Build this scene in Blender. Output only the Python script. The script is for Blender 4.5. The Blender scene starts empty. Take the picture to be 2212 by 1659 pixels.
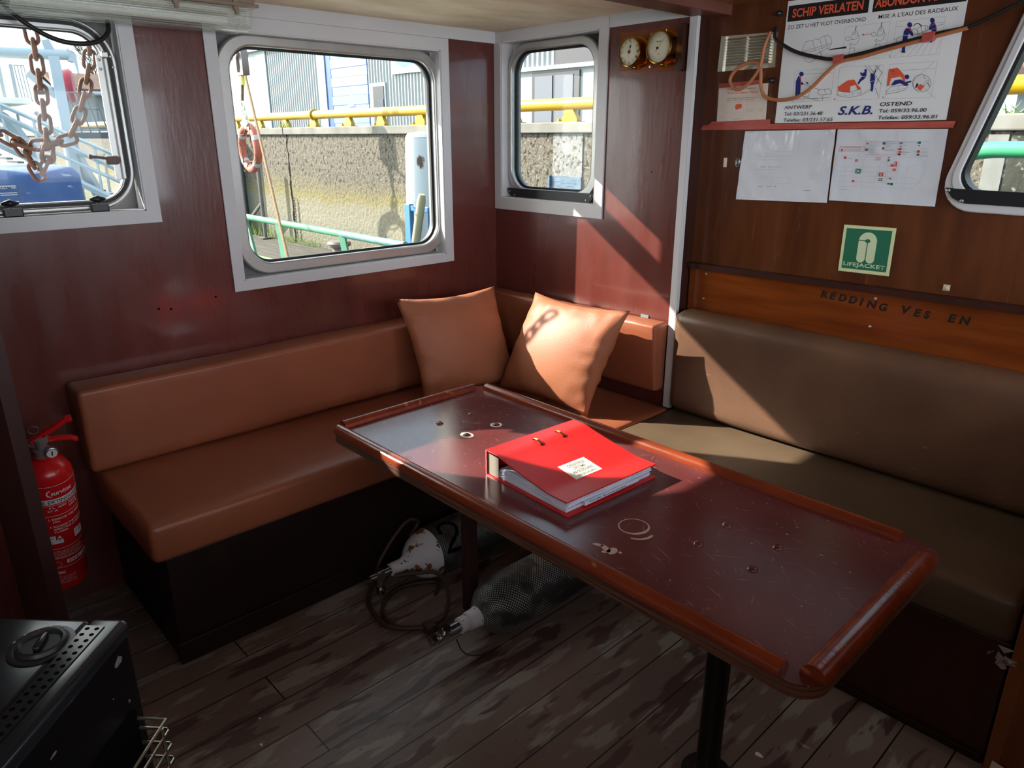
import bpy, bmesh, math, random
from mathutils import Vector, Matrix, noise
random.seed(7)
C=bpy.context.scene.collection
SC=bpy.context.scene
PI=math.pi
# ---------------------------------------------------------------- camera, sky, sun, exposure
cam_d=bpy.data.cameras.new('camera'); cam=bpy.data.objects.new('camera',cam_d); C.objects.link(cam)
cam_d.sensor_width=36; cam_d.lens=36*1563.024/2212; cam_d.clip_start=.02; cam_d.clip_end=400
yaw,pitch,roll=-0.818352783,0.329581950,-0.00120185642
cy,sy=math.cos(yaw),math.sin(yaw)
f0=Vector((sy,cy,0)); r0=Vector((cy,-sy,0)); u0=Vector((0,0,1))
fw=f0*math.cos(pitch)-u0*math.sin(pitch); up=u0*math.cos(pitch)+f0*math.sin(pitch)
rt=r0*math.cos(roll)+up*math.sin(roll); up=up*math.cos(roll)-r0*math.sin(roll)
cam.matrix_world=Matrix(((rt.x,up.x,-fw.x,2.45683391),(rt.y,up.y,-fw.y,-2.20317207),(rt.z,up.z,-fw.z,1.44),(0,0,0,1)))
SC.camera=cam
w=bpy.data.worlds.new('sky'); SC.world=w; w.use_nodes=True
SUN=Vector((1,.61,-.655))
bg=w.node_tree.nodes['Background']
def sky_nodes(N,L):      # clear pale sky that brightens round the sun
    tc=N.new('ShaderNodeTexCoord'); d=N.new('ShaderNodeVectorMath'); d.operation='DOT_PRODUCT'; d.inputs[1].default_value=(-SUN).normalized(); L.new(tc.outputs['Generated'],d.inputs[0])
    m=N.new('ShaderNodeMath'); m.operation='MAXIMUM'; m.inputs[1].default_value=0; L.new(d.outputs['Value'],m.inputs[0])
    p=N.new('ShaderNodeMath'); p.operation='POWER'; p.inputs[1].default_value=5; L.new(m.outputs[0],p.inputs[0])
    x=N.new('ShaderNodeMix'); x.data_type='RGBA'; x.clamp_factor=True; L.new(p.outputs[0],x.inputs[0]); x.inputs[6].default_value=(.60,.80,1,1); x.inputs[7].default_value=(5,4.8,4.4,1); L.new(x.outputs[2],bg.inputs[0])
sky_nodes(w.node_tree.nodes,w.node_tree.links); bg.inputs[1].default_value=.95
sd=bpy.data.lights.new('sun','SUN'); sd.energy=6.5; sd.angle=.0093; sd.color=(1,.93,.82)
so=bpy.data.objects.new('sun',sd); C.objects.link(so); so.rotation_euler=SUN.to_track_quat('-Z','Y').to_euler(); so.location=(-8,-5,8)
for yc,wd in ((-.55,.85),(-1.62,.9),(-2.72,.9)):      # fill lamps added at the unseen side windows to brighten the cabin
    ad=bpy.data.lights.new('side_fill','AREA'); ad.shape='RECTANGLE'; ad.size=.78; ad.size_y=wd; ad.energy=6.5; ad.color=(.93,.97,1)
    ao=bpy.data.objects.new('side_fill',ad); C.objects.link(ao); ao.location=(3.76,yc,1.365); ao.rotation_euler=(0,PI/2,0)
ad=bpy.data.lights.new('near_fill','AREA'); ad.shape='RECTANGLE'; ad.size=.58; ad.size_y=.68; ad.energy=3; ad.color=(.95,.97,1)   # another added fill lamp, out of view at the near wall
ao=bpy.data.objects.new('near_fill',ad); C.objects.link(ao); ao.location=(3.31,-3.47,1.405); ao.rotation_euler=(PI/2,0,0)
SC.view_settings.view_transform='Standard'; SC.view_settings.look='None'; SC.view_settings.gamma=1
SC.view_settings.use_curve_mapping=False; SC.view_settings.exposure=1.4
# ---------------------------------------------------------------- helpers
ROOT={}
def lin(c):
    return tuple((x/12.92 if x<=.04045 else ((x+.055)/1.055)**2.4) for x in (v/255 for v in c))
def mat(name,col,rough=.5,metal=0,spec=.5,col2=None,ns=5,st=(1,1,1),lo=.35,hi=.65,bump=0,bs=60,bst=None,coat=0,spots=(),rvar=0,alpha=None,trans=0,ior=1.45,detail=5):
    m=bpy.data.materials.new(name); m.use_nodes=True; N=m.node_tree.nodes; L=m.node_tree.links
    b=N['Principled BSDF']; b.inputs['Base Color'].default_value=(*lin(col),1); b.inputs['Roughness'].default_value=rough
    b.inputs['Metallic'].default_value=metal; b.inputs['Specular IOR Level'].default_value=spec; b.inputs['Coat Weight'].default_value=coat; b.inputs['Coat Roughness'].default_value=.08
    b.inputs['Transmission Weight'].default_value=trans; b.inputs['IOR'].default_value=ior
    tc=N.new('ShaderNodeTexCoord')
    def nz(scale,stretch,det=detail):
        mp=N.new('ShaderNodeMapping'); mp.inputs['Scale'].default_value=stretch; L.new(tc.outputs['Object'],mp.inputs['Vector'])
        n=N.new('ShaderNodeTexNoise'); n.inputs['Scale'].default_value=scale; n.inputs['Detail'].default_value=det; L.new(mp.outputs[0],n.inputs['Vector']); return n
    cur=None
    if col2:
        n=nz(ns,st); r=N.new('ShaderNodeValToRGB'); r.color_ramp.elements[0].position=lo; r.color_ramp.elements[1].position=hi
        r.color_ramp.elements[0].color=(*lin(col),1); r.color_ramp.elements[1].color=(*lin(col2),1); L.new(n.outputs[0],r.inputs[0]); cur=r.outputs[0]
    for (sc,sl,st2,th,soft) in spots:
        n=nz(sl,st2); r=N.new('ShaderNodeValToRGB'); r.color_ramp.elements[0].position=th; r.color_ramp.elements[1].position=th+soft; L.new(n.outputs[0],r.inputs[0])
        mx=N.new('ShaderNodeMix'); mx.data_type='RGBA'; L.new(r.outputs[0],mx.inputs[0])
        if cur: L.new(cur,mx.inputs[6])
        else: mx.inputs[6].default_value=(*lin(col),1)
        mx.inputs[7].default_value=(*lin(sc),1); cur=mx.outputs[2]
    if cur: L.new(cur,b.inputs['Base Color'])
    if rvar:
        n=nz(ns*1.7,st); r=N.new('ShaderNodeMapRange'); r.inputs[3].default_value=rough-rvar; r.inputs[4].default_value=rough+rvar; r.inputs[1].default_value=.3; r.inputs[2].default_value=.7; L.new(n.outputs[0],r.inputs[0]); L.new(r.outputs[0],b.inputs['Roughness'])
    if bump:
        n=nz(bs,bst or (1,1,1),3); bp=N.new('ShaderNodeBump'); bp.inputs['Strength'].default_value=bump; bp.inputs['Distance'].default_value=.01; L.new(n.outputs[0],bp.inputs['Height']); L.new(bp.outputs[0],b.inputs['Normal'])
    return m
def reg(o,parent):
    if parent is None:
        vs=o.data.vertices
        if len(vs):
            xs=[v.co.x for v in vs]; ys=[v.co.y for v in vs]; zs=[v.co.z for v in vs]
            c=Vector(((min(xs)+max(xs))/2,(min(ys)+max(ys))/2,min(zs)))
        else: c=Vector()
        o.data.transform(Matrix.Translation(-c)); o.location=c; ROOT[o]=c
    else:
        o.parent=parent; r=ROOT[parent]; o.data.transform(Matrix.Translation(-r)); ROOT[o]=r
def obj(name,bm,m,parent=None,smooth=0,label=None):
    if isinstance(bm,bmesh.types.BMesh):
        bmesh.ops.recalc_face_normals(bm,faces=bm.faces) if not getattr(bm,'_keep',False) else None
        me=bpy.data.meshes.new(name); bm.to_mesh(me); bm.free()
    else: me=bm; me.name=name; me.materials.clear()
    for x in (m if isinstance(m,(list,tuple)) else [m]): me.materials.append(x)
    o=bpy.data.objects.new(name,me); C.objects.link(o)
    if smooth:
        me.shade_smooth(); me.set_sharp_from_angle(angle=math.radians(smooth))
    reg(o,parent)
    if label: o['label']=label
    return o
def thing(name,label,cat,loc,group=None,kind=None):
    o=bpy.data.objects.new(name,None); C.objects.link(o); o.location=loc; o.empty_display_size=.05; ROOT[o]=Vector(loc)
    if label: o['label']=label
    if cat: o['category']=cat
    if group: o['group']=group
    if kind: o['kind']=kind
    return o
def tag(o,label=None,cat=None,group=None,kind=None):
    if label: o['label']=label
    if cat: o['category']=cat
    if group: o['group']=group
    if kind: o['kind']=kind
    return o
def dup(root,loc,label=None,group=None,rot=None):
    r=root.copy(); C.objects.link(r); r.location=loc
    if rot is not None: r.rotation_euler=rot
    if label: r['label']=label
    if group: r['group']=group
    for ch in list(root.children):
        c=ch.copy(); C.objects.link(c); c.parent=r
        for g in list(ch.children):
            d=g.copy(); C.objects.link(d); d.parent=c
    return r
def BM(): return bmesh.new()
def box(bm,x0,x1,y0,y1,z0,z1,bev=0,M=None,mi=0,seg=2):
    vs=bmesh.ops.create_cube(bm,size=1)['verts']
    T=Matrix.Translation(((x0+x1)/2,(y0+y1)/2,(z0+z1)/2))@Matrix.Diagonal((abs(x1-x0),abs(y1-y0),abs(z1-z0),1))
    if M is not None: T=M@T
    bmesh.ops.transform(bm,matrix=T,verts=vs)
    fs={f for v in vs for f in v.link_faces}
    for f in fs: f.material_index=mi
    if bev:
        es={e for v in vs for e in v.link_edges}
        r=bmesh.ops.bevel(bm,geom=list(es),offset=bev,segments=seg,profile=.5,affect='EDGES')
        for f in r['faces']: f.material_index=mi
    return bm
def frames(pts,closed=False):
    pts=[Vector(p) for p in pts]; n=len(pts); T=[]
    for i in range(n):
        a=pts[(i-1)%n] if (closed or i>0) else pts[i]; b=pts[(i+1)%n] if (closed or i<n-1) else pts[i]
        t=(b-a); T.append(t.normalized() if t.length>1e-9 else Vector((0,0,1)))
    u=T[0].orthogonal().normalized(); out=[]
    for i in range(n):
        u=(u-T[i]*u.dot(T[i])); u=u.normalized() if u.length>1e-6 else T[i].orthogonal().normalized()
        out.append((pts[i],u,T[i].cross(u)))
    return out
def tube(bm,pts,r,seg=10,closed=False,cap=True,mi=0,sq=False):
    fr=frames(pts,closed); rings=[]
    for i,(p,u,v) in enumerate(fr):
        rr=r[i] if isinstance(r,(list,tuple)) else r
        rings.append([bm.verts.new(p+u*(rr*math.cos(2*PI*k/seg+PI/4*sq))+v*(rr*math.sin(2*PI*k/seg+PI/4*sq))) for k in range(seg)])
    n=len(rings)
    for i in range(n if closed else n-1):
        a,b=rings[i],rings[(i+1)%n]
        off=0
        if closed and i==n-1:
            off=min(range(seg),key=lambda o:(a[0].co-b[o].co).length)
        for k in range(seg):
            f=bm.faces.new((a[k],a[(k+1)%seg],b[(k+1+off)%seg],b[(k+off)%seg])); f.material_index=mi
    if cap and not closed:
        for rg in (rings[0],rings[-1]):
            f=bm.faces.new(rg); f.material_index=mi
    return bm
def smoothpts(pts,n=6,closed=False):
    P=[Vector(p) for p in pts]; out=[]; m=len(P)
    for i in range(m if closed else m-1):
        g=lambda j: P[j%m] if closed else P[max(0,min(m-1,j))]
        p0,p1,p2,p3=g(i-1),g(i),g(i+1),g(i+2)
        for k in range(n):
            t=k/n
            out.append(.5*((2*p1)+(p2-p0)*t+(2*p0-5*p1+4*p2-p3)*t*t+(3*p1-p0-3*p2+p3)*t**3))
    if not closed: out.append(P[-1])
    return out
def axisM(origin,d,upv=None):
    d=Vector(d).normalized(); x=(Vector(upv) if upv else d.orthogonal()); x=(x-d*x.dot(d)).normalized(); y=d.cross(x)
    o=Vector(origin)
    return Matrix(((x.x,y.x,d.x,o.x),(x.y,y.y,d.y,o.y),(x.z,y.z,d.z,o.z),(0,0,0,1)))
def lathe(bm,prof,M=Matrix(),seg=32,cap=True,mi=0):
    uvl=bm.loops.layers.uv.verify(); rings=[]; hs=[0]
    for i in range(1,len(prof)): hs.append(hs[-1]+math.hypot(prof[i][0]-prof[i-1][0],prof[i][1]-prof[i-1][1]))
    for (r,h) in prof:
        rings.append([bm.verts.new(M@Vector((r*math.cos(2*PI*k/seg),r*math.sin(2*PI*k/seg),h))) for k in range(seg)])
    for i in range(len(rings)-1):
        for k in range(seg):
            a,b=rings[i],rings[i+1]; f=bm.faces.new((a[k],a[(k+1)%seg],b[(k+1)%seg],b[k])); f.material_index=mi
            for lp,(uu,vv) in zip(f.loops,((k,i),(k+1,i),(k+1,i+1),(k,i+1))): lp[uvl].uv=(uu/seg,hs[vv])
    if cap:
        for rg in (rings[0],rings[-1]):
            if (rg[0].co-rg[1].co).length>1e-5:
                f=bm.faces.new(rg); f.material_index=mi
    return bm
mapA=lambda u,v,w:Vector((w,u,v))          # wall_left, seen from the room
mapB=lambda u,v,w:Vector((u,-w,v))         # wall_back
mapC=lambda u,v,w:Vector((u,.07-w,v))      # wall_right
mapT=lambda u,v,w:Vector((u,v,.63+w))      # table top
def fillet(pts,r,n=8):
    out=[]; m=len(pts)
    for i in range(m):
        p=Vector(pts[i]); a=Vector(pts[i-1]); b=Vector(pts[(i+1)%m]); rr=r[i] if isinstance(r,(list,tuple)) else r
        if rr<=0: out.append(tuple(p)); continue
        da=(a-p).normalized(); db=(b-p).normalized(); ang=da.angle(db); d=rr/math.tan(ang/2)
        c=p+(da+db).normalized()*(rr/math.sin(ang/2)); s=p+da*d; e=p+db*d
        a0=math.atan2(s.y-c.y,s.x-c.x); a1=math.atan2(e.y-c.y,e.x-c.x); dd=(a1-a0+PI)%(2*PI)-PI
        for k in range(n+1):
            t=a0+dd*k/n; out.append((c.x+rr*math.cos(t),c.y+rr*math.sin(t)))
    return out
def rect(u0,u1,v0,v1,r=0,n=8):
    p=[(u0,v0),(u1,v0),(u1,v1),(u0,v1)]
    return fillet(p,r,n) if r else p
def conv(cu):
    o=bpy.data.objects.new('tmp',cu); C.objects.link(o)
    dg=bpy.context.evaluated_depsgraph_get(); me=bpy.data.meshes.new_from_object(o.evaluated_get(dg))
    bpy.data.objects.remove(o); bpy.data.curves.remove(cu); return me
def plate(splines,w0,w1,mp,bev=0):
    cu=bpy.data.curves.new('c','CURVE'); cu.dimensions='2D'; cu.fill_mode='BOTH'; cu.extrude=abs(w1-w0)/2-bev
    if bev: cu.bevel_depth=bev; cu.bevel_resolution=2; cu.offset=-bev
    for s in splines:
        sp=cu.splines.new('POLY'); sp.points.add(len(s)-1); sp.use_cyclic_u=True
        for q,p in zip(sp.points,s): q.co=(p[0],p[1],0,1)
    me=conv(cu); wc=(w0+w1)/2
    for v in me.vertices: v.co=mp(v.co.x,v.co.y,v.co.z+wc)
    return me
def addmesh(bm,me,mi=0):
    n=len(bm.faces); bm.from_mesh(me); bm.faces.ensure_lookup_table()
    for i in range(n,len(bm.faces)): bm.faces[i].material_index=mi
    bpy.data.meshes.remove(me)
def textm(s,u0,v0,u1,v1,mp,w=0,shear=0,bold=0,th=0):
    cu=bpy.data.curves.new('t','FONT'); cu.body=s; cu.size=1; cu.shear=shear; cu.offset=.018*bold+.007; cu.extrude=0; cu.resolution_u=3
    me=conv(cu)
    if not me.vertices: return me
    xs=[v.co.x for v in me.vertices]; ys=[v.co.y for v in me.vertices]; a,b,c,d=min(xs),max(xs),min(ys),max(ys)
    for v in me.vertices: v.co=mp(u0+(v.co.x-a)/(b-a)*(u1-u0),v0+(v.co.y-c)/(d-c)*(v1-v0),w)
    return me
def stroke(bm,pts,wd,mp,w,closed=False,mi=0):
    P=[Vector(p) for p in pts]; n=len(P)
    for i in range(n if closed else n-1):
        a,b=P[i],P[(i+1)%n]; d=b-a
        if d.length<1e-7: continue
        d.normalize(); q=Vector((-d.y,d.x))*wd/2; e=d*wd*.3
        f=bm.faces.new([bm.verts.new(mp(*t,w)) for t in (a-e-q,b+e-q,b+e+q,a-e+q)]); f.material_index=mi
def poly(bm,pts,mp,w,mi=0):
    f=bm.faces.new([bm.verts.new(mp(p[0],p[1],w)) for p in pts]); f.material_index=mi
def prism(bm,pts,mp,w0,w1,mi=0):
    a=[bm.verts.new(mp(p[0],p[1],w0)) for p in pts]; b=[bm.verts.new(mp(p[0],p[1],w1)) for p in pts]; n=len(pts)
    fs=[bm.faces.new(a),bm.faces.new(b[::-1])]+[bm.faces.new((a[i],b[i],b[(i+1)%n],a[(i+1)%n])) for i in range(n)]
    for f in fs: f.material_index=mi
INK={}
def printed(bm,L,mp,w,mats):
    for i,q in enumerate(L):
        ww=w+1e-5*i+5e-5; mi=mats.index(q[1])
        if q[0]=='p': poly(bm,q[2],mp,ww,mi)
        elif q[0]=='s': stroke(bm,q[3],q[2],mp,ww,bool(q[4]),mi)
        else:
            me=textm(q[2],q[3],q[4],q[5],q[6],mp,ww,q[7],q[8]); addmesh(bm,me,mi)
def rough_quad_sheet(bm,corners,mp,w,th,nu=14,nv=10,amp=.0,seed=0,mi=0):
    g=[]
    for layer in (0,1):
        rows=[]
        for j in range(nv+1):
            row=[]
            for i in range(nu+1):
                s,t=i/nu,j/nv; a,b,c,d=[Vector(q) for q in corners]
                p=(a*(1-s)+b*s)*(1-t)+(d*(1-s)+c*s)*t
                ww=w+(th if layer else 0)+amp*(noise.noise(Vector((p.x*9,p.y*7,seed)))*.7+.5*noise.noise(Vector((p.x*26+p.y*18,p.y*8,seed+3))))*(1 if 0<t<1 else .6)
                row.append(bm.verts.new(mp(p.x,p.y,max(ww,w*.2))))
            rows.append(row)
        g.append(rows)
        for j in range(nv):
            for i in range(nu):
                f=bm.faces.new((rows[j][i],rows[j][i+1],rows[j+1][i+1],rows[j+1][i])); f.material_index=mi
    a,b=g
    loop=[(0,i) for i in range(nu)]+[(j,nu) for j in range(nv)]+[(nv,i) for i in range(nu,0,-1)]+[(j,0) for j in range(nv,0,-1)]
    for k in range(len(loop)):
        p,q=loop[k],loop[(k+1)%len(loop)]; f=bm.faces.new((a[p[0]][p[1]],a[q[0]][q[1]],b[q[0]][q[1]],b[p[0]][p[1]])); f.material_index=mi
# ---------------------------------------------------------------- materials
M={}
M['wall']=mat('mahogany_paint',(86,39,33),.3,0,.5,(100,47,40),3,(3,3,.7),.3,.7,.05,40,(2,2,.35),coat=.35,rvar=.07)
M['whitewall']=mat('white_painted_wall',(226,224,218),.6)
M['hull']=mat('grey_hull',(112,112,112),.5)
M['wallC']=mat('varnished_ply',(78,40,22),.22,0,.5,(100,56,31),4,(5,5,.8),.3,.72,.05,50,(2,2,.3),spots=[((122,72,40),9,(9,9,.5),.66,.1)],rvar=.06)
M['board']=mat('varnished_board',(98,44,16),.16,0,.5,(132,66,26),5,(.6,5,6),.3,.7,.03,60,(.3,2,2))
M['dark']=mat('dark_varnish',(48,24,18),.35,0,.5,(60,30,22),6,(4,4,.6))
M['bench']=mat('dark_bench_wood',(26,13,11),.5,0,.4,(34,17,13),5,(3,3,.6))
M['case']=mat('grey_paint_trim',(206,207,210),.38,0,.5,(196,197,200),2)
M['white']=mat('white_trim',(205,212,216),.4)
M['alu']=mat('aluminium',(190,190,188),.38,.75,.5,(176,176,174),8,(1,1,1))
M['steel']=mat('steel',(178,180,184),.3,.9)
M['rubber']=mat('black_rubber',(26,26,28),.5)
M['blackp']=mat('black_plastic',(30,31,34),.35)
M['ceil']=mat('stained_ceiling',(238,228,204),.7,0,.3,(208,194,160),4,(2,.7,1),.35,.7,.25,60,None,spots=[((200,196,144),3,(1,1,1),.58,.16)])
M['ceilC']=mat('varnished_ceiling',(150,104,58),.3,0,.5,(126,84,46),4,(4,.8,1))
M['beam']=mat('brown_beam',(98,60,50),.45,0,.4,(112,72,60),6,(3,.6,3))
M['tan']=mat('tan_leather',(160,98,70),.5,0,.35,(148,90,64),5,(1,1,1),.3,.7,.12,260)
M['tan2']=mat('tan_bench_vinyl',(148,84,58),.40,0,.5,(134,74,50),3,(1,1,1),.3,.7,.08,220)
M['olive']=mat('brown_vinyl',(108,78,60),.36,0,.5,(86,60,47),4,(1,1,1),.3,.7,.08,200,spots=[((132,98,76),16,(1,3,6),.70,.06)])
M['oliveS']=mat('olive_vinyl',(98,80,62),.42,0,.5,(82,66,52),4,(1,1,1),.3,.7,.06,200)
M['rail']=mat('varnished_fiddle',(128,54,28),.22,0,.5,(104,40,20),6,(1,5,5),.3,.7,.05,60,(.3,2,2),spots=[((150,96,72),18,(1,2,2),.68,.06)])
M['ply']=mat('plywood_edge',(104,66,50),.6,0,.4,(68,42,32),9,(.6,.6,30),.4,.6)
M['red']=mat('red_binder',(196,34,34),.36,0,.5,(190,30,30),3,(1,1,1),.3,.7,.05,300)
M['paper']=mat('paper',(226,228,236),.7)
M['paperblue']=mat('plastic_sleeves',(190,200,228),.3,0,.5,(222,226,238),60,(.3,.3,6),.4,.6)
M['sticker']=mat('cream_label',(228,222,206),.5)
M['ink']=mat('ink',(30,30,36),.6)
M['brass']=mat('brass',(196,150,62),.16,1)
M['cream']=mat('dial_cream',(232,226,200),.4)
M['hub']=mat('red_hub',(130,50,40),.5)
M['extred']=mat('red_enamel',(196,26,30),.22,0,.5)
M['wprint']=mat('white_print',(226,222,222),.5)
M['postred']=mat('dark_red_post',(44,18,18),.45,0,.4,(52,22,20),4,(3,3,.6))
M['cabinet']=mat('worn_cabinet',(112,58,26),.35,0,.5,(134,78,40),5,(3,3,.8),spots=[((160,104,62),7,(4,4,.7),.62,.1)])
M['leg']=mat('table_leg_paint',(58,30,30),.5)
M['legblack']=mat('black_tube',(22,18,18),.28,.2,.5,spots=[((120,104,84),90,(1,1,1),.73,.02)])
M['hose']=mat('rubber_hose',(64,42,32),.5)
M['cabbrown']=mat('brown_cable',(178,112,74),.45)
M['cabblack']=mat('black_cable',(34,32,32),.4)
M['tapered']=mat('red_tape',(176,74,66),.45,0,.5,(190,96,86),12,(1,1,6))
M['galv']=mat('galvanised',(226,224,214),.3,.8,.5,(204,200,180),10)
M['black']=mat('print_black',(28,26,26),.5); M['blue']=mat('print_blue',(30,42,120),.5); M['orange']=mat('print_orange',(226,92,62),.5)
M['pred']=mat('print_red',(200,54,52),.5); M['pwhite']=mat('print_white',(222,224,226),.4); M['grey']=mat('print_grey',(120,122,130),.6)
M['faint']=mat('print_faint',(184,188,196),.4); M['green']=mat('print_green',(36,112,84),.4); M['teal']=mat('print_teal',(70,110,120),.5); M['pink']=mat('print_pink',(222,170,174),.5)
M['poster']=mat('poster_vinyl',(232,236,238),.25)
M['plastic']=mat('laminated_paper',(222,228,236),.16,0,.9,(216,222,231),3,(1,1,1),.3,.7,.8,13,(1,1,.45))
M['card']=mat('card',(222,210,196),.5)
M['glow']=mat('photolum_border',(212,222,172),.45)
M['heater']=mat('black_enamel',(24,27,32),.22,0,.5,(30,33,38),5,rvar=.05)
M['heatside']=mat('black_side',(11,11,14),.38,0,.4,spots=[((120,122,122),20,(1,1,1.8),.67,.012)])
M['hole']=mat('dark_hole',(4,4,5),.9,0,.1)
M['wire']=mat('wire_chrome',(170,166,150),.25,.9)
M['net']=None
M['valve']=mat('chrome_valve',(186,188,192),.22,1)
M['wpaint']=mat('white_tank_paint',(206,204,210),.45,0,.5,spots=[((120,78,40),22,(1,1,1),.585,.03),((60,50,48),60,(1,1,1),.66,.01)])
M['lens']=None
M['lampbase']=mat('lamp_base',(134,116,100),.5)
M['lampwhite']=mat('lamp_tray',(196,192,180),.4)
M['foam']=mat('grey_foil',(120,130,130),.4)
# outside
M['concrete']=mat('quay_concrete',(178,168,146),.9,0,.2,(140,128,108),1.6,(1,1,1),.3,.7,.6,16,None,spots=[((84,74,60),9,(1,1,.55),.62,.05),((222,214,192),15,(1,1,1),.64,.05)])
M['algae']=mat('algae_concrete',(182,168,96),.9,0,.2,(206,200,176),2.2,(1,1,1.6),.4,.62,.4,22,None,spots=[((120,116,84),12,(1,1,1),.66,.05)])
M['lowcon']=mat('lower_concrete',(190,186,158),.9,0,.2,(154,158,112),2,(1,1,1.2),.4,.62,.35,18,None,spots=[((96,92,74),14,(1,1,1),.68,.04)])
M['patch']=mat('repair_concrete',(176,176,176),.9,0,.2,(160,156,150),4,(1,1,1),.3,.7,.3,26,None,spots=[((120,112,100),24,(1,1,1),.56,.06),((214,208,196),34,(1,1,1),.58,.06)])
M['coping']=mat('coping_concrete',(176,172,164),.85,0,.2,(150,146,136),4)
M['ground']=mat('quay_ground',(150,146,136),.9)
M['yellow']=mat('yellow_pipe',(232,182,6),.35)
M['clad']=mat('cladding',(186,192,192),.5,.1)
M['cladgrey']=mat('clad_grey',(168,184,190),.55)
M['clad2']=mat('clad_light',(200,210,212),.5)
M['bdoor']=mat('blue_roller_door',(128,160,228),.5)
M['bdoor2']=mat('dark_blue_strip',(64,106,190),.5)
M['dgrey']=mat('dark_panel',(96,98,108),.4)
M['win']=mat('office_glass',(160,166,180),.15)
M['splash']=mat('sign_blue',(92,172,222),.5)
M['lifeo']=mat('lifebuoy_orange',(226,112,84),.5)
M['lifew']=mat('lifebuoy_white',(226,226,226),.5)
M['pinkred']=mat('lifebuoy_case',(222,72,96),.4)
M['rope']=mat('rope',(168,132,92),.8,0,.2,(120,88,58),60,(1,1,.4))
M['ropey']=mat('yellow_sleeve',(222,206,96),.6)
M['rust']=mat('rusty_chain',(150,98,72),.7,.2,.3,(112,78,66),14,(1,1,1),.35,.65,.3,90,spots=[((190,112,62),22,(1,1,1),.62,.06)])
M['block']=mat('block_iron',(120,108,104),.7,.2)
M['greenp']=mat('green_rail',(74,168,128),.4,0,.5,(58,142,104),6)
M['tealp']=mat('teal_rail',(84,140,150),.5,0,.5,(120,160,166),14)
M['greenl']=mat('green_deck',(150,214,120),.5)
M['gang']=mat('white_steel',(214,224,232),.4)
M['tread']=mat('gangway_tread',(150,150,150),.6)
M['gscreen']=mat('clear_screen',(200,214,220),.2)
M['bluetarp']=mat('worn_blue_tarp',(66,98,160),.6,0,.3,(86,118,176),7,(1,1,1),.3,.7,.2,20,None,spots=[((176,198,226),13,(1,.8,3),.64,.05)])
M['plank']=mat('jetty_planks',(112,106,96),.8,0,.3,(84,80,74),4,(.4,5,1))
M['weed']=mat('quay_weeds',(130,156,74),.8)
M['pile']=mat('pile_white',(220,222,222),.7,0,.3,spots=[((112,88,74),5,(1,1,.5),.66,.04)])
M['piled']=mat('pile_dark',(92,104,116),.7)
M['bframe']=mat('blue_frame',(74,152,216),.4)
M['polew']=mat('pale_pole',(206,196,156),.6)
M['pole']=mat('grey_pole',(150,146,140),.5,.3)
M['bollard']=mat('bollard_iron',(150,136,128),.6)
M['cblock']=mat('cream_block',(226,210,176),.8)
M['water']=mat('harbour_water',(70,84,90),.12,0,.5,None,bump=.4,bs=3)
M['tile']=mat('roof_tiles',(150,120,104),.8,0,.2,(126,98,84),6)
M['tree']=mat('bare_tree',(110,108,84),.9)
M['canvas']=mat('blocker_canvas',(70,84,104),.8)
M['blockwood']=mat('blocker_wood',(120,80,50),.6)
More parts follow.
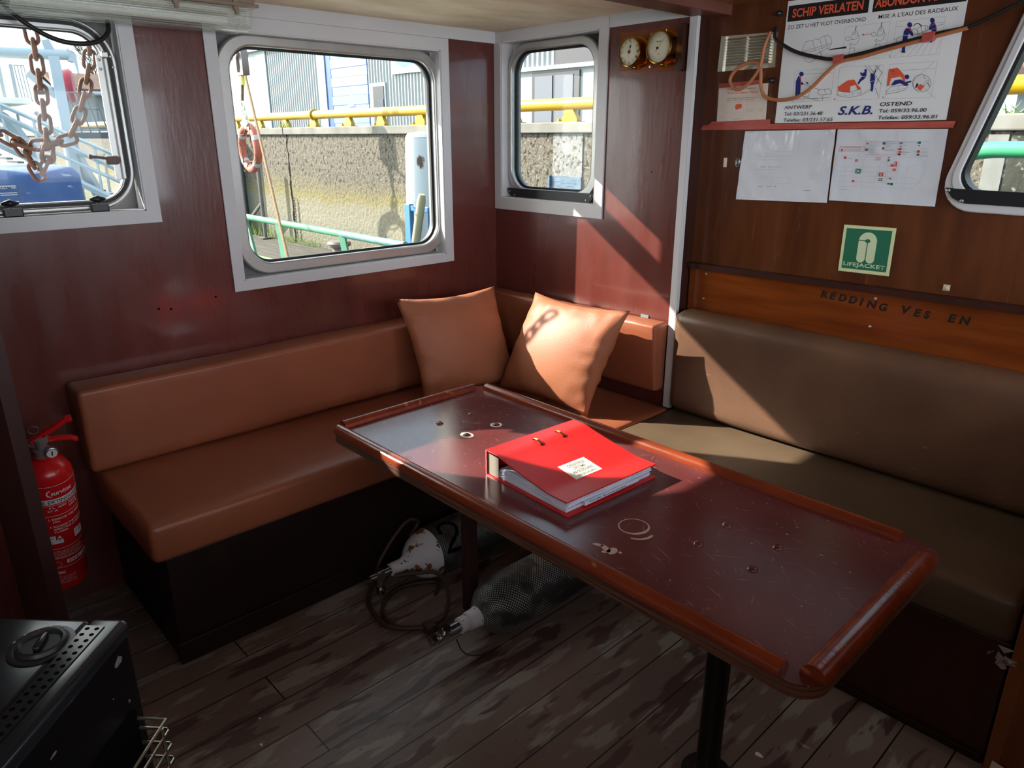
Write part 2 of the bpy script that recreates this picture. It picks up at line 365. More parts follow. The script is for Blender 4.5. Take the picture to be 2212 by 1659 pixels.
def special():
    # window glass
    m=bpy.data.materials.new('window_glass'); m.use_nodes=True; N=m.node_tree.nodes; L=m.node_tree.links; N.remove(N['Principled BSDF'])
    t=N.new('ShaderNodeBsdfTransparent'); t.inputs[0].default_value=(.96,.98,.97,1); g=N.new('ShaderNodeBsdfGlossy'); g.inputs['Roughness'].default_value=.02
    fr=N.new('ShaderNodeFresnel'); fr.inputs[0].default_value=1.2; mx=N.new('ShaderNodeMixShader'); L.new(fr.outputs[0],mx.inputs[0]); L.new(t.outputs[0],mx.inputs[1]); L.new(g.outputs[0],mx.inputs[2])
    L.new(mx.outputs[0],N['Material Output'].inputs[0]); M['glass']=m
    # clear ribbed lamp cover
    m=bpy.data.materials.new('clear_ribbed_cover'); m.use_nodes=True; N=m.node_tree.nodes; L=m.node_tree.links; p=N['Principled BSDF']
    p.inputs['Base Color'].default_value=(.8,.84,.8,1); p.inputs['Roughness'].default_value=.12
    t=N.new('ShaderNodeBsdfTransparent'); t.inputs[0].default_value=(.93,.96,.93,1); mx=N.new('ShaderNodeMixShader'); tc=N.new('ShaderNodeTexCoord'); wv=N.new('ShaderNodeTexWave'); wv.bands_direction='Z'; wv.inputs['Scale'].default_value=55
    L.new(tc.outputs['Object'],wv.inputs['Vector']); mr=N.new('ShaderNodeMapRange'); mr.inputs[3].default_value=.12; mr.inputs[4].default_value=.38; L.new(wv.outputs[1],mr.inputs[0]); L.new(mr.outputs[0],mx.inputs[0]); L.new(t.outputs[0],mx.inputs[1]); L.new(p.outputs[0],mx.inputs[2]); L.new(mx.outputs[0],N['Material Output'].inputs[0]); M['lens']=m
    # diving cylinder net: dark mesh with pale lozenges, on the cylinder's own UVs
    for key,ink in (('net',(170,170,162)),('netB',(132,132,128))):
        m=bpy.data.materials.new('cylinder_net'); m.use_nodes=True; N=m.node_tree.nodes; L=m.node_tree.links; p=N['Principled BSDF']
        tc=N.new('ShaderNodeTexCoord'); sx=N.new('ShaderNodeSeparateXYZ'); L.new(tc.outputs['UV'],sx.inputs[0])
        def math1(op,a,b=None):
            n=N.new('ShaderNodeMath'); n.operation=op
            if isinstance(a,(int,float)): n.inputs[0].default_value=a
            else: L.new(a,n.inputs[0])
            if b is not None:
                if isinstance(b,(int,float)): n.inputs[1].default_value=b
                else: L.new(b,n.inputs[1])
            return n.outputs[0]
        A=math1('MULTIPLY',sx.outputs[0],2*PI*52); B=math1('MULTIPLY',sx.outputs[1],2*PI*52/.53)
        s1=math1('SINE',math1('ADD',A,B)); s2=math1('SINE',math1('SUBTRACT',A,B))
        v=math1('MULTIPLY',math1('GREATER_THAN',s1,-.05),math1('GREATER_THAN',s2,-.05))
        n=N.new('ShaderNodeTexNoise'); n.inputs['Scale'].default_value=14; L.new(tc.outputs['Object'],n.inputs['Vector'])
        r=N.new('ShaderNodeValToRGB'); r.color_ramp.elements[0].position=.42; r.color_ramp.elements[1].position=.52; r.color_ramp.elements[0].color=(*lin((72,62,54)),1); r.color_ramp.elements[1].color=(*lin(ink),1); L.new(n.outputs[0],r.inputs[0])
        mx=N.new('ShaderNodeMix'); mx.data_type='RGBA'; L.new(v,mx.inputs[0]); mx.inputs[6].default_value=(.006,.006,.008,1); L.new(r.outputs[0],mx.inputs[7]); L.new(mx.outputs[2],p.inputs['Base Color']); p.inputs['Roughness'].default_value=.5
        M[key]=m
    # plank floor
    m=bpy.data.materials.new('worn_plank_floor'); m.use_nodes=True; N=m.node_tree.nodes; L=m.node_tree.links; p=N['Principled BSDF']; p.inputs['Roughness'].default_value=.42
    tc=N.new('ShaderNodeTexCoord'); mp=N.new('ShaderNodeMapping'); mp.inputs['Rotation'].default_value=(0,0,PI/2); L.new(tc.outputs['Object'],mp.inputs['Vector'])
    br=N.new('ShaderNodeTexBrick'); br.inputs['Scale'].default_value=1; br.inputs['Brick Width'].default_value=3.1; br.inputs['Row Height'].default_value=.118; br.inputs['Mortar Size'].default_value=.0022; br.inputs['Mortar Smooth'].default_value=.2; br.inputs['Bias'].default_value=0; br.offset=.37
    br.inputs['Color1'].default_value=(*lin((122,104,96)),1); br.inputs['Color2'].default_value=(*lin((110,93,86)),1); br.inputs['Mortar'].default_value=(*lin((30,22,20)),1); L.new(mp.outputs[0],br.inputs['Vector'])
    def nz(sc,st,det=7):
        a=N.new('ShaderNodeMapping'); a.inputs['Scale'].default_value=st; L.new(tc.outputs['Object'],a.inputs['Vector']); n=N.new('ShaderNodeTexNoise'); n.inputs['Scale'].default_value=sc; n.inputs['Detail'].default_value=det; L.new(a.outputs[0],n.inputs['Vector']); return n.outputs[0]
    def ramp(v,a,b):
        r=N.new('ShaderNodeValToRGB'); r.color_ramp.elements[0].position=a; r.color_ramp.elements[1].position=b; L.new(v,r.inputs[0]); return r.outputs[0]
    def mixc(f,a,col):
        x=N.new('ShaderNodeMix'); x.data_type='RGBA'; L.new(f,x.inputs[0]); L.new(a,x.inputs[6]); x.inputs[7].default_value=(*lin(col),1); return x.outputs[2]
    c=mixc(ramp(nz(14,(1.6,.35,1)),.55,.6),br.outputs[0],(140,132,124))
    c=mixc(ramp(nz(9,(2.2,.5,1)),.56,.6),c,(82,60,57))
    c=mixc(ramp(nz(60,(1.5,.4,1)),.66,.7),c,(76,62,58))
    # keep the seams over the worn paint
    sub=N.new('ShaderNodeMix'); sub.data_type='RGBA'; L.new(br.outputs['Fac'],sub.inputs[0]); L.new(c,sub.inputs[6]); sub.inputs[7].default_value=(*lin((26,20,18)),1)
    L.new(sub.outputs[2],p.inputs['Base Color']); bp=N.new('ShaderNodeBump'); bp.inputs['Strength'].default_value=.25; bp.inputs['Distance'].default_value=.004; inv=N.new('ShaderNodeMath'); inv.operation='SUBTRACT'; inv.inputs[0].default_value=1; L.new(br.outputs['Fac'],inv.inputs[1]); L.new(inv.outputs[0],bp.inputs['Height']); L.new(bp.outputs[0],p.inputs['Normal'])
    M['floor']=m
    # table top with fine scratches
    m=bpy.data.materials.new('scratched_table_top'); m.use_nodes=True; N=m.node_tree.nodes; L=m.node_tree.links; p=N['Principled BSDF']; p.inputs['Roughness'].default_value=.2
    tc=N.new('ShaderNodeTexCoord')
    def nz(sc,st,rot=0,det=4):
        a=N.new('ShaderNodeMapping'); a.inputs['Scale'].default_value=st; a.inputs['Rotation'].default_value=(0,0,rot); b=N.new('ShaderNodeMapping'); L.new(tc.outputs['Object'],b.inputs['Vector']); b.inputs['Rotation'].default_value=(0,0,rot); a.inputs['Rotation'].default_value=(0,0,0); L.new(b.outputs[0],a.inputs['Vector']); n=N.new('ShaderNodeTexNoise'); n.inputs['Scale'].default_value=sc; n.inputs['Detail'].default_value=det; L.new(a.outputs[0],n.inputs['Vector']); return n.outputs[0]
    def ramp(v,a,b):
        r=N.new('ShaderNodeValToRGB'); r.color_ramp.elements[0].position=a; r.color_ramp.elements[1].position=b; L.new(v,r.inputs[0]); return r.outputs[0]
    base=N.new('ShaderNodeMix'); base.data_type='RGBA'; L.new(ramp(nz(3,(1,1,1)),.35,.65),base.inputs[0]); base.inputs[6].default_value=(*lin((86,40,40)),1); base.inputs[7].default_value=(*lin((100,50,50)),1); cur=base.outputs[2]
    def mixc(f,a,col):
        x=N.new('ShaderNodeMix'); x.data_type='RGBA'; L.new(f,x.inputs[0]); L.new(a,x.inputs[6]); x.inputs[7].default_value=(*lin(col),1); return x.outputs[2]
    for k,(rot,th) in enumerate(((.35,.72),(-.6,.73),(1.2,.73),(2.3,.74),(.9,.735))):
        cur=mixc(ramp(nz(9+k,(1.2,24,1),rot,2),th,th+.012),cur,(146,88,80))
    cur=mixc(ramp(nz(90,(1,1,1),0,2),.74,.76),cur,(176,140,128))
    L.new(cur,p.inputs['Base Color'])
    rr=N.new('ShaderNodeMapRange'); rr.inputs[3].default_value=.13; rr.inputs[4].default_value=.28; L.new(nz(6,(1,1,1)),rr.inputs[0]); L.new(rr.outputs[0],p.inputs['Roughness'])
    M['table']=m
special()

def albedo(m,f):
    for n in m.node_tree.nodes:
        if n.type=='BSDF_PRINCIPLED' and not n.inputs['Base Color'].is_linked: c=n.inputs['Base Color'].default_value; n.inputs['Base Color'].default_value=(c[0]*f,c[1]*f,c[2]*f,1)
        elif n.type=='VALTORGB' and n.outputs[0].is_linked and n.outputs[0].links[0].to_socket.type=='RGBA' and n.outputs[0].links[0].to_socket.name!='Factor':
            for e in n.color_ramp.elements: c=e.color; e.color=(c[0]*f,c[1]*f,c[2]*f,1)
        elif n.type=='MIX' and n.data_type=='RGBA':
            for i in (6,7):
                if not n.inputs[i].is_linked: c=n.inputs[i].default_value; n.inputs[i].default_value=(c[0]*f,c[1]*f,c[2]*f,1)
for k in ('concrete','algae','lowcon','patch','coping','ground','yellow','tread','gscreen','bluetarp','plank','weed','piled','bframe','polew','pole','bollard','cblock','tile','tree','lifeo','lifew','pinkred','rope','greenp','tealp','greenl','rust','dgrey'): albedo(M[k],.45)
for k in ('clad','cladgrey','clad2','bdoor','bdoor2','win','splash','gang'): albedo(M[k],.56)
albedo(M['clad2'],.72); albedo(M['win'],.5); albedo(M['dgrey'],.5); albedo(M['pile'],.75); albedo(M['white'],.85)
POSTER=[('p','black',[(1.254,1.7673),(1.4928,1.7673),(1.4928,1.8106),(1.254,1.8106)]),('p','black',[(1.5044,1.7673),(1.7399,1.7673),(1.7399,1.8106),(1.5044,1.8106)]),('t','orange','SCHIP VERLATEN',1.2682,1.7769,1.4779,1.8012,0,1),('t','orange','ABONDON NAVIRE',1.5097,1.7769,1.7318,1.8012,0,1),('t','black','ZO ZET U HET VLOT OVERBOORD',1.2572,1.7465,1.4899,1.757,0,0),('t','black',"MISE A L'EAU DES RADEAUX",1.5242,1.748,1.7239,1.7585,0,0),('s','grey',0.0004,[(1.4347,1.7366),(1.5582,1.7378),(1.557,1.6475),(1.4376,1.6458)],1),('s','grey',0.0004,[(1.5748,1.737),(1.6967,1.7368),(1.6978,1.6465),(1.5729,1.6464)],1),('s','grey',0.0004,[(1.2977,1.6276),(1.4184,1.6289),(1.4196,1.5401),(1.2999,1.5395)],1),('s','grey',0.0004,[(1.4346,1.6298),(1.5583,1.629),(1.5585,1.5402),(1.436,1.5396)],1),('s','grey',0.0004,[(1.5736,1.6292),(1.6962,1.6289),(1.6953,1.5393),(1.5749,1.5396)],1),('s','black',0.0008,[(1.3111,1.6846),(1.3207,1.7072),(1.3356,1.7096),(1.3414,1.7079),(1.3489,1.7134),(1.3575,1.7102),(1.3689,1.7165),(1.3767,1.7182),(1.3832,1.72),(1.3947,1.7142),(1.4006,1.7006),(1.3978,1.6924),(1.3507,1.6803),(1.3203,1.6789)],1),('s','black',0.0008,[(1.3414,1.7079),(1.3533,1.6814)],0),('s','black',0.0008,[(1.3629,1.711),(1.3749,1.6834)],0),('s','black',0.0008,[(1.3767,1.7182),(1.3888,1.6895)],0),('s','black',0.0008,[(1.3116,1.6808),(1.4011,1.6974)],0),('s','black',0.0008,[(1.3206,1.6764),(1.3366,1.6617),(1.3985,1.6876)],0),('s','black',0.0008,[(1.3671,1.6803),(1.3748,1.6646)],0),('s','black',0.0008,[(1.388,1.686),(1.3999,1.6778)],0),('s','black',0.0008,[(1.3223,1.6639),(1.3239,1.6558),(1.3354,1.6501),(1.3493,1.6502),(1.3618,1.6599)],0),('p','black',[(1.3967,1.6814),(1.4449,1.6851),(1.4464,1.6798),(1.397,1.679)]),('s','black',0.0018,[(1.4655,1.7355),(1.4648,1.7232)],0),('s','black',0.0008,[(1.4565,1.7018),(1.457,1.7158),(1.4622,1.7235),(1.4699,1.7228),(1.4739,1.7131),(1.4717,1.7029),(1.463,1.7013)],1),('s','black',0.0008,[(1.4678,1.7167),(1.4676,1.7155),(1.4668,1.7145),(1.4654,1.7139),(1.4637,1.7138),(1.4618,1.7142),(1.4602,1.7151),(1.4591,1.7162),(1.4585,1.7175),(1.4587,1.7188),(1.4595,1.7197),(1.4609,1.7203),(1.4627,1.7204),(1.4645,1.72),(1.4661,1.7192),(1.4673,1.718)],1),('s','black',0.0008,[(1.4739,1.7131),(1.4795,1.7045),(1.476,1.6908),(1.4677,1.6868),(1.4554,1.6925),(1.452,1.6892),(1.4592,1.684),(1.4556,1.6736),(1.4544,1.6642)],0),('s','black',0.0008,[(1.4536,1.6785),(1.4688,1.6797),(1.4713,1.663)],0),('s','black',0.0018,[(1.5354,1.7383),(1.5348,1.7263)],0),('s','black',0.0008,[(1.5272,1.7054),(1.5275,1.7191),(1.5324,1.7266),(1.5397,1.7259),(1.5436,1.7165),(1.5416,1.7064),(1.5334,1.7049)],1),('s','black',0.0008,[(1.5378,1.7199),(1.5376,1.7187),(1.5369,1.7178),(1.5355,1.7172),(1.5339,1.7171),(1.5321,1.7175),(1.5306,1.7184),(1.5295,1.7195),(1.5289,1.7208),(1.5291,1.722),(1.5299,1.7229),(1.5312,1.7235),(1.5329,1.7236),(1.5346,1.7232),(1.5361,1.7223),(1.5373,1.7212)],1),('s','black',0.0008,[(1.5436,1.7165),(1.5491,1.708),(1.5459,1.6947),(1.538,1.6908),(1.5262,1.6964),(1.523,1.6932),(1.53,1.688),(1.5266,1.6779),(1.5256,1.6688)],0),('s','black',0.0008,[(1.5247,1.6827),(1.5391,1.6838),(1.5417,1.6675)],0),('s','black',0.0008,[(1.4525,1.7045),(1.4524,1.7023),(1.4513,1.7006),(1.4495,1.6995),(1.4471,1.6993),(1.4447,1.6999),(1.4425,1.7014),(1.4408,1.7033),(1.44,1.7056),(1.4402,1.7077),(1.4413,1.7094),(1.4431,1.7105),(1.4454,1.7107),(1.4479,1.7101),(1.4501,1.7087),(1.4517,1.7067)],1),('s','black',0.0008,[(1.5233,1.7099),(1.5232,1.7078),(1.5222,1.7061),(1.5205,1.7051),(1.5183,1.7048),(1.5159,1.7055),(1.5138,1.7068),(1.5122,1.7088),(1.5114,1.7109),(1.5115,1.713),(1.5125,1.7147),(1.5143,1.7158),(1.5165,1.716),(1.5189,1.7153),(1.521,1.714),(1.5226,1.712)],1),('s','red',0.0012,[(1.4905,1.7114),(1.509,1.7121)],0),('p','red',[(1.4829,1.7116),(1.4906,1.7137),(1.4914,1.709)]),('s','black',0.0004,[(1.5811,1.6472),(1.6141,1.675)],0),('s','black',0.0004,[(1.5995,1.6473),(1.6277,1.6762)],0),('s','black',0.0004,[(1.6177,1.6474),(1.6412,1.6773)],0),('s','black',0.0004,[(1.6357,1.6474),(1.6545,1.6784)],0),('s','black',0.0004,[(1.6535,1.6475),(1.6678,1.6795)],0),('s','black',0.0004,[(1.671,1.6476),(1.6809,1.6806)],0),('s','black',0.0004,[(1.6883,1.6476),(1.6938,1.6817)],0),('s','black',0.0008,[(1.5751,1.6917),(1.5962,1.6989)],0),('s','black',0.0008,[(1.6781,1.7155),(1.696,1.7192)],0),('s','black',0.0008,[(1.6796,1.7132),(1.6815,1.7022)],0),('s','black',0.0008,[(1.5821,1.6923),(1.5828,1.673)],0),('s','black',0.0004,[(1.5759,1.7231),(1.5968,1.7233)],0),('s','black',0.0004,[(1.6779,1.7231),(1.6963,1.7234)],0),('p','blue',[(1.6169,1.7243),(1.6169,1.7217),(1.6158,1.7197),(1.6139,1.7184),(1.6115,1.7182),(1.6089,1.7189),(1.6066,1.7206),(1.6048,1.7229),(1.6039,1.7255),(1.6039,1.728),(1.605,1.7301),(1.6069,1.7313),(1.6093,1.7316),(1.6119,1.7308),(1.6142,1.7292),(1.616,1.7269)]),('p','blue',[(1.6023,1.7184),(1.614,1.7173),(1.619,1.708),(1.6244,1.6986),(1.6217,1.6956),(1.6121,1.7037),(1.6103,1.6977),(1.6103,1.691),(1.5973,1.6921),(1.5979,1.7099)]),('p','blue',[(1.5973,1.6921),(1.6114,1.6909),(1.6071,1.6778),(1.6094,1.6586),(1.601,1.6585),(1.5988,1.6763)]),('s','orange',0.0016,[(1.6028,1.7179),(1.6119,1.7157),(1.6164,1.7093)],0),('s','white',0.001,[(1.5978,1.7006),(1.6101,1.6988)],0),('p','black',[(1.5991,1.66),(1.6094,1.6586),(1.6114,1.6559),(1.5996,1.6568)]),('p','blue',[(1.6719,1.7297),(1.6719,1.7274),(1.671,1.7255),(1.6693,1.7244),(1.6672,1.7241),(1.6649,1.7248),(1.6627,1.7263),(1.6611,1.7285),(1.6603,1.7309),(1.6603,1.7332),(1.6612,1.735),(1.6629,1.7362),(1.6651,1.7364),(1.6674,1.7357),(1.6695,1.7342),(1.6711,1.7321)]),('p','blue',[(1.6645,1.7244),(1.6732,1.7246),(1.6785,1.7133),(1.68,1.698),(1.6683,1.6958),(1.6684,1.7078),(1.6619,1.7073),(1.6606,1.715)]),('p','blue',[(1.6683,1.6958),(1.6796,1.6981),(1.6786,1.6808),(1.6708,1.6749),(1.6693,1.6772)]),('s','orange',0.0016,[(1.6648,1.7164),(1.6707,1.7206),(1.6729,1.7264)],0),('s','orange',0.0016,[(1.6673,1.7079),(1.6783,1.7108)],0),('s','black',0.0008,[(1.619,1.708),(1.6234,1.7153),(1.6307,1.7124),(1.6388,1.7182),(1.6497,1.72),(1.6568,1.7176),(1.6596,1.7075),(1.633,1.699),(1.6234,1.702)],1),('s','black',0.0008,[(1.6307,1.7124),(1.6356,1.6999)],0),('s','black',0.0008,[(1.6399,1.7181),(1.6471,1.7021)],0),('s','black',0.0008,[(1.6497,1.72),(1.6543,1.7058)],0),('s','black',0.002,[(1.6206,1.721),(1.6261,1.7262),(1.6335,1.7255),(1.6413,1.7195)],0),('t','red','2.',1.568,1.6468,1.574,1.6532,0,0),('p','blue',[(1.3265,1.6181),(1.3263,1.6156),(1.325,1.6135),(1.3229,1.6122),(1.3202,1.6118),(1.3173,1.6125),(1.3147,1.614),(1.3129,1.6163),(1.312,1.6189),(1.3122,1.6214),(1.3135,1.6235),(1.3157,1.6248),(1.3184,1.6252),(1.3212,1.6245),(1.3238,1.6229),(1.3256,1.6207)]),('p','blue',[(1.3107,1.614),(1.3186,1.6111),(1.3214,1.5962),(1.3294,1.5928),(1.3294,1.5884),(1.3212,1.5875),(1.3222,1.5713),(1.3229,1.5575),(1.3076,1.5518),(1.3057,1.577),(1.3042,1.5995)]),('s','orange',0.0016,[(1.3146,1.6118),(1.3199,1.6012),(1.3206,1.5875)],0),('s','black',0.0008,[(1.3293,1.5896),(1.3837,1.5712)],0),('s','black',0.0008,[(1.353,1.5774),(1.3502,1.5578)],0),('s','black',0.0008,[(1.3345,1.5509),(1.3531,1.5564)],0),('s','black',0.0008,[(1.3939,1.5561),(1.3948,1.5402)],0),('s','black',0.0008,[(1.2997,1.5471),(1.4164,1.548)],0),('s','black',0.0008,[(1.3252,1.5575),(1.3799,1.5407)],0),('s','black',0.0008,[(1.3629,1.5449),(1.3746,1.5495),(1.3854,1.5397)],0),('s','black',0.0008,[(1.3773,1.569),(1.3863,1.5723),(1.4102,1.573),(1.4178,1.5674),(1.4191,1.5588),(1.3858,1.5564),(1.3783,1.5616),(1.3773,1.569)],0),('s','black',0.0008,[(1.3969,1.5726),(1.4017,1.5578)],0),('s','black',0.0004,[(1.2989,1.6184),(1.4184,1.6165)],0),('p','black',[(1.3354,1.5955),(1.3419,1.5939),(1.3465,1.5886),(1.3403,1.5898)]),('p','orange',[(1.4359,1.5762),(1.4618,1.5929),(1.4779,1.5951),(1.4833,1.5929),(1.4914,1.5808),(1.5042,1.5708),(1.5011,1.5663),(1.4947,1.567),(1.4878,1.5798),(1.4731,1.5769),(1.4743,1.5603),(1.4535,1.5623),(1.44,1.5664)]),('s','black',0.0008,[(1.4356,1.5606),(1.4386,1.5665),(1.4535,1.5623),(1.4743,1.5603),(1.4948,1.5665),(1.5047,1.5673),(1.5063,1.5566),(1.4937,1.5488),(1.4764,1.5464),(1.4555,1.549),(1.4393,1.5532)],1),('s','black',0.0004,[(1.4374,1.5569),(1.4678,1.5522),(1.5045,1.5602)],0),('s','black',0.0004,[(1.4588,1.5614),(1.462,1.5483)],0),('s','black',0.0004,[(1.4814,1.5635),(1.4852,1.5468)],0),('s','black',0.0004,[(1.4642,1.5856),(1.475,1.5811),(1.4809,1.5919)],0),('p','blue',[(1.5142,1.6164),(1.5141,1.6149),(1.5135,1.6137),(1.5123,1.6129),(1.5109,1.6127),(1.5093,1.6131),(1.5079,1.614),(1.5068,1.6153),(1.5063,1.6169),(1.5064,1.6184),(1.507,1.6196),(1.5082,1.6204),(1.5096,1.6206),(1.5112,1.6202),(1.5126,1.6193),(1.5137,1.6179)]),('p','blue',[(1.5064,1.6127),(1.5137,1.6134),(1.5144,1.6007),(1.5093,1.594),(1.5025,1.5896),(1.4953,1.5802),(1.4923,1.5831),(1.4968,1.5946),(1.5031,1.6024),(1.4975,1.6062),(1.496,1.6133),(1.499,1.6131),(1.502,1.6095)]),('p','blue',[(1.5353,1.6032),(1.5352,1.6014),(1.5344,1.5999),(1.5329,1.5989),(1.5311,1.5986),(1.5292,1.5991),(1.5274,1.6002),(1.5261,1.6019),(1.5255,1.6038),(1.5255,1.6056),(1.5264,1.6071),(1.5278,1.6081),(1.5296,1.6084),(1.5315,1.6079),(1.5333,1.6068),(1.5346,1.6051)]),('p','blue',[(1.5268,1.6),(1.5386,1.6017),(1.5408,1.5877),(1.5383,1.5809),(1.5392,1.567),(1.5379,1.5596),(1.5326,1.5626),(1.5313,1.5789),(1.5269,1.5884)]),('p','blue',[(1.5334,1.6043),(1.5373,1.6183),(1.5392,1.6165),(1.5368,1.6013)]),('s','white',0.001,[(1.5275,1.5872),(1.54,1.5882)],0),('s','white',0.001,[(1.5027,1.6018),(1.5138,1.6002)],0),('s','black',0.0008,[(1.5076,1.6288),(1.5352,1.6007)],0),('s','black',0.0008,[(1.5175,1.6282),(1.5605,1.5776)],0),('s','black',0.0008,[(1.5489,1.628),(1.5305,1.5998)],0),('s','black',0.0008,[(1.5428,1.6289),(1.5311,1.6113)],0),('s','black',0.0008,[(1.5343,1.6294),(1.558,1.6086)],0),('s','black',0.0008,[(1.5036,1.5497),(1.5331,1.5672)],0),('s','black',0.0008,[(1.545,1.5691),(1.5573,1.5442)],0),('s','black',0.0008,[(1.5557,1.6076),(1.5456,1.5806)],0),('p','orange',[(1.5744,1.6167),(1.595,1.6193),(1.6001,1.6163),(1.6193,1.5973),(1.6224,1.5859),(1.6174,1.5884),(1.6069,1.5957),(1.6025,1.5948),(1.5842,1.5924),(1.5814,1.5732),(1.5756,1.5723)]),('s','black',0.0004,[(1.5787,1.6119),(1.5922,1.601),(1.598,1.6153)],0),('p','black',[(1.5831,1.611),(1.5867,1.613),(1.5895,1.612),(1.5861,1.6095)]),('p','blue',[(1.586,1.5741),(1.5944,1.5873),(1.6081,1.5889),(1.6231,1.5814),(1.6375,1.5841),(1.6397,1.5806),(1.6285,1.5767),(1.6341,1.573),(1.6248,1.5712),(1.6097,1.5787),(1.5964,1.5748)]),('p','blue',[(1.6313,1.5937),(1.6313,1.5914),(1.6304,1.5895),(1.6287,1.5883),(1.6266,1.588),(1.6243,1.5885),(1.6222,1.59),(1.6207,1.592),(1.6198,1.5944),(1.6199,1.5967),(1.6208,1.5986),(1.6225,1.5998),(1.6246,1.6001),(1.6269,1.5995),(1.6289,1.5981),(1.6305,1.5961)]),('p','orange',[(1.6116,1.5955),(1.6222,1.5871),(1.622,1.5815),(1.6154,1.5863)]),('s','black',0.0008,[(1.5763,1.5608),(1.5877,1.5706),(1.6107,1.573),(1.6317,1.5709),(1.6265,1.561),(1.6111,1.556),(1.5905,1.5534),(1.5766,1.5516)],1),('s','black',0.0004,[(1.5766,1.5585),(1.6259,1.5644)],0),('s','black',0.0004,[(1.6062,1.5721),(1.61,1.556)],0),('p','white',[(1.689,1.5749),(1.6887,1.5667),(1.685,1.5599),(1.6785,1.5556),(1.6702,1.5543),(1.6612,1.5563),(1.653,1.5613),(1.6468,1.5686),(1.6436,1.5771),(1.644,1.5853),(1.6478,1.5921),(1.6544,1.5964),(1.6628,1.5976),(1.6717,1.5955),(1.6798,1.5904),(1.6859,1.5832)]),('s','black',0.0008,[(1.6894,1.5749),(1.6891,1.5665),(1.6854,1.5596),(1.6788,1.5551),(1.6702,1.5538),(1.6611,1.5559),(1.6527,1.561),(1.6464,1.5685),(1.6432,1.5771),(1.6435,1.5855),(1.6474,1.5924),(1.6542,1.5968),(1.6627,1.598),(1.6718,1.5959),(1.6801,1.5907),(1.6862,1.5833)],1),('p','orange',[(1.6561,1.5676),(1.6628,1.5739),(1.6752,1.5689),(1.6668,1.5571),(1.6583,1.5608)]),('p','black',[(1.6537,1.5777),(1.6589,1.573),(1.6537,1.5639),(1.6508,1.5656)]),('s','black',0.0008,[(1.672,1.5724),(1.677,1.5821),(1.6821,1.584),(1.6827,1.5807),(1.6778,1.571)],0),('s','black',0.0008,[(1.6669,1.5958),(1.6716,1.5874),(1.6758,1.5887)],0),('s','black',0.0015,[(1.6813,1.5764),(1.6873,1.5668)],0),('s','black',0.0004,[(1.6434,1.5826),(1.6887,1.6283)],0),('s','black',0.0004,[(1.6759,1.5622),(1.7069,1.5356)],0),('s','black',0.0004,[(1.6044,1.6116),(1.697,1.6115)],0),('t','red','4.',1.4285,1.5408,1.4345,1.5463,0,0),('t','red','5.',1.5681,1.5403,1.5731,1.5461,0,0),('t','black','ANTWERP',1.2766,1.5192,1.3651,1.5294,0.1,0),('t','black','Tel: 03/231.36.48',1.2784,1.5004,1.4007,1.5107,0.1,0),('t','black','Telefax: 03/231.57.65',1.2784,1.4823,1.434,1.4926,0.1,0),('t','blue','S.K.B.',1.4472,1.4988,1.5473,1.5232,0.25,1),('t','black','OSTEND',1.5643,1.5202,1.6499,1.5307,0.1,0.4),('t','black','Tel: 059/33.96.00',1.5646,1.5026,1.6903,1.5125,0.1,0.3),('t','black','Telefax: 059/33.96.01',1.565,1.4849,1.7202,1.4948,0.1,0.3)]
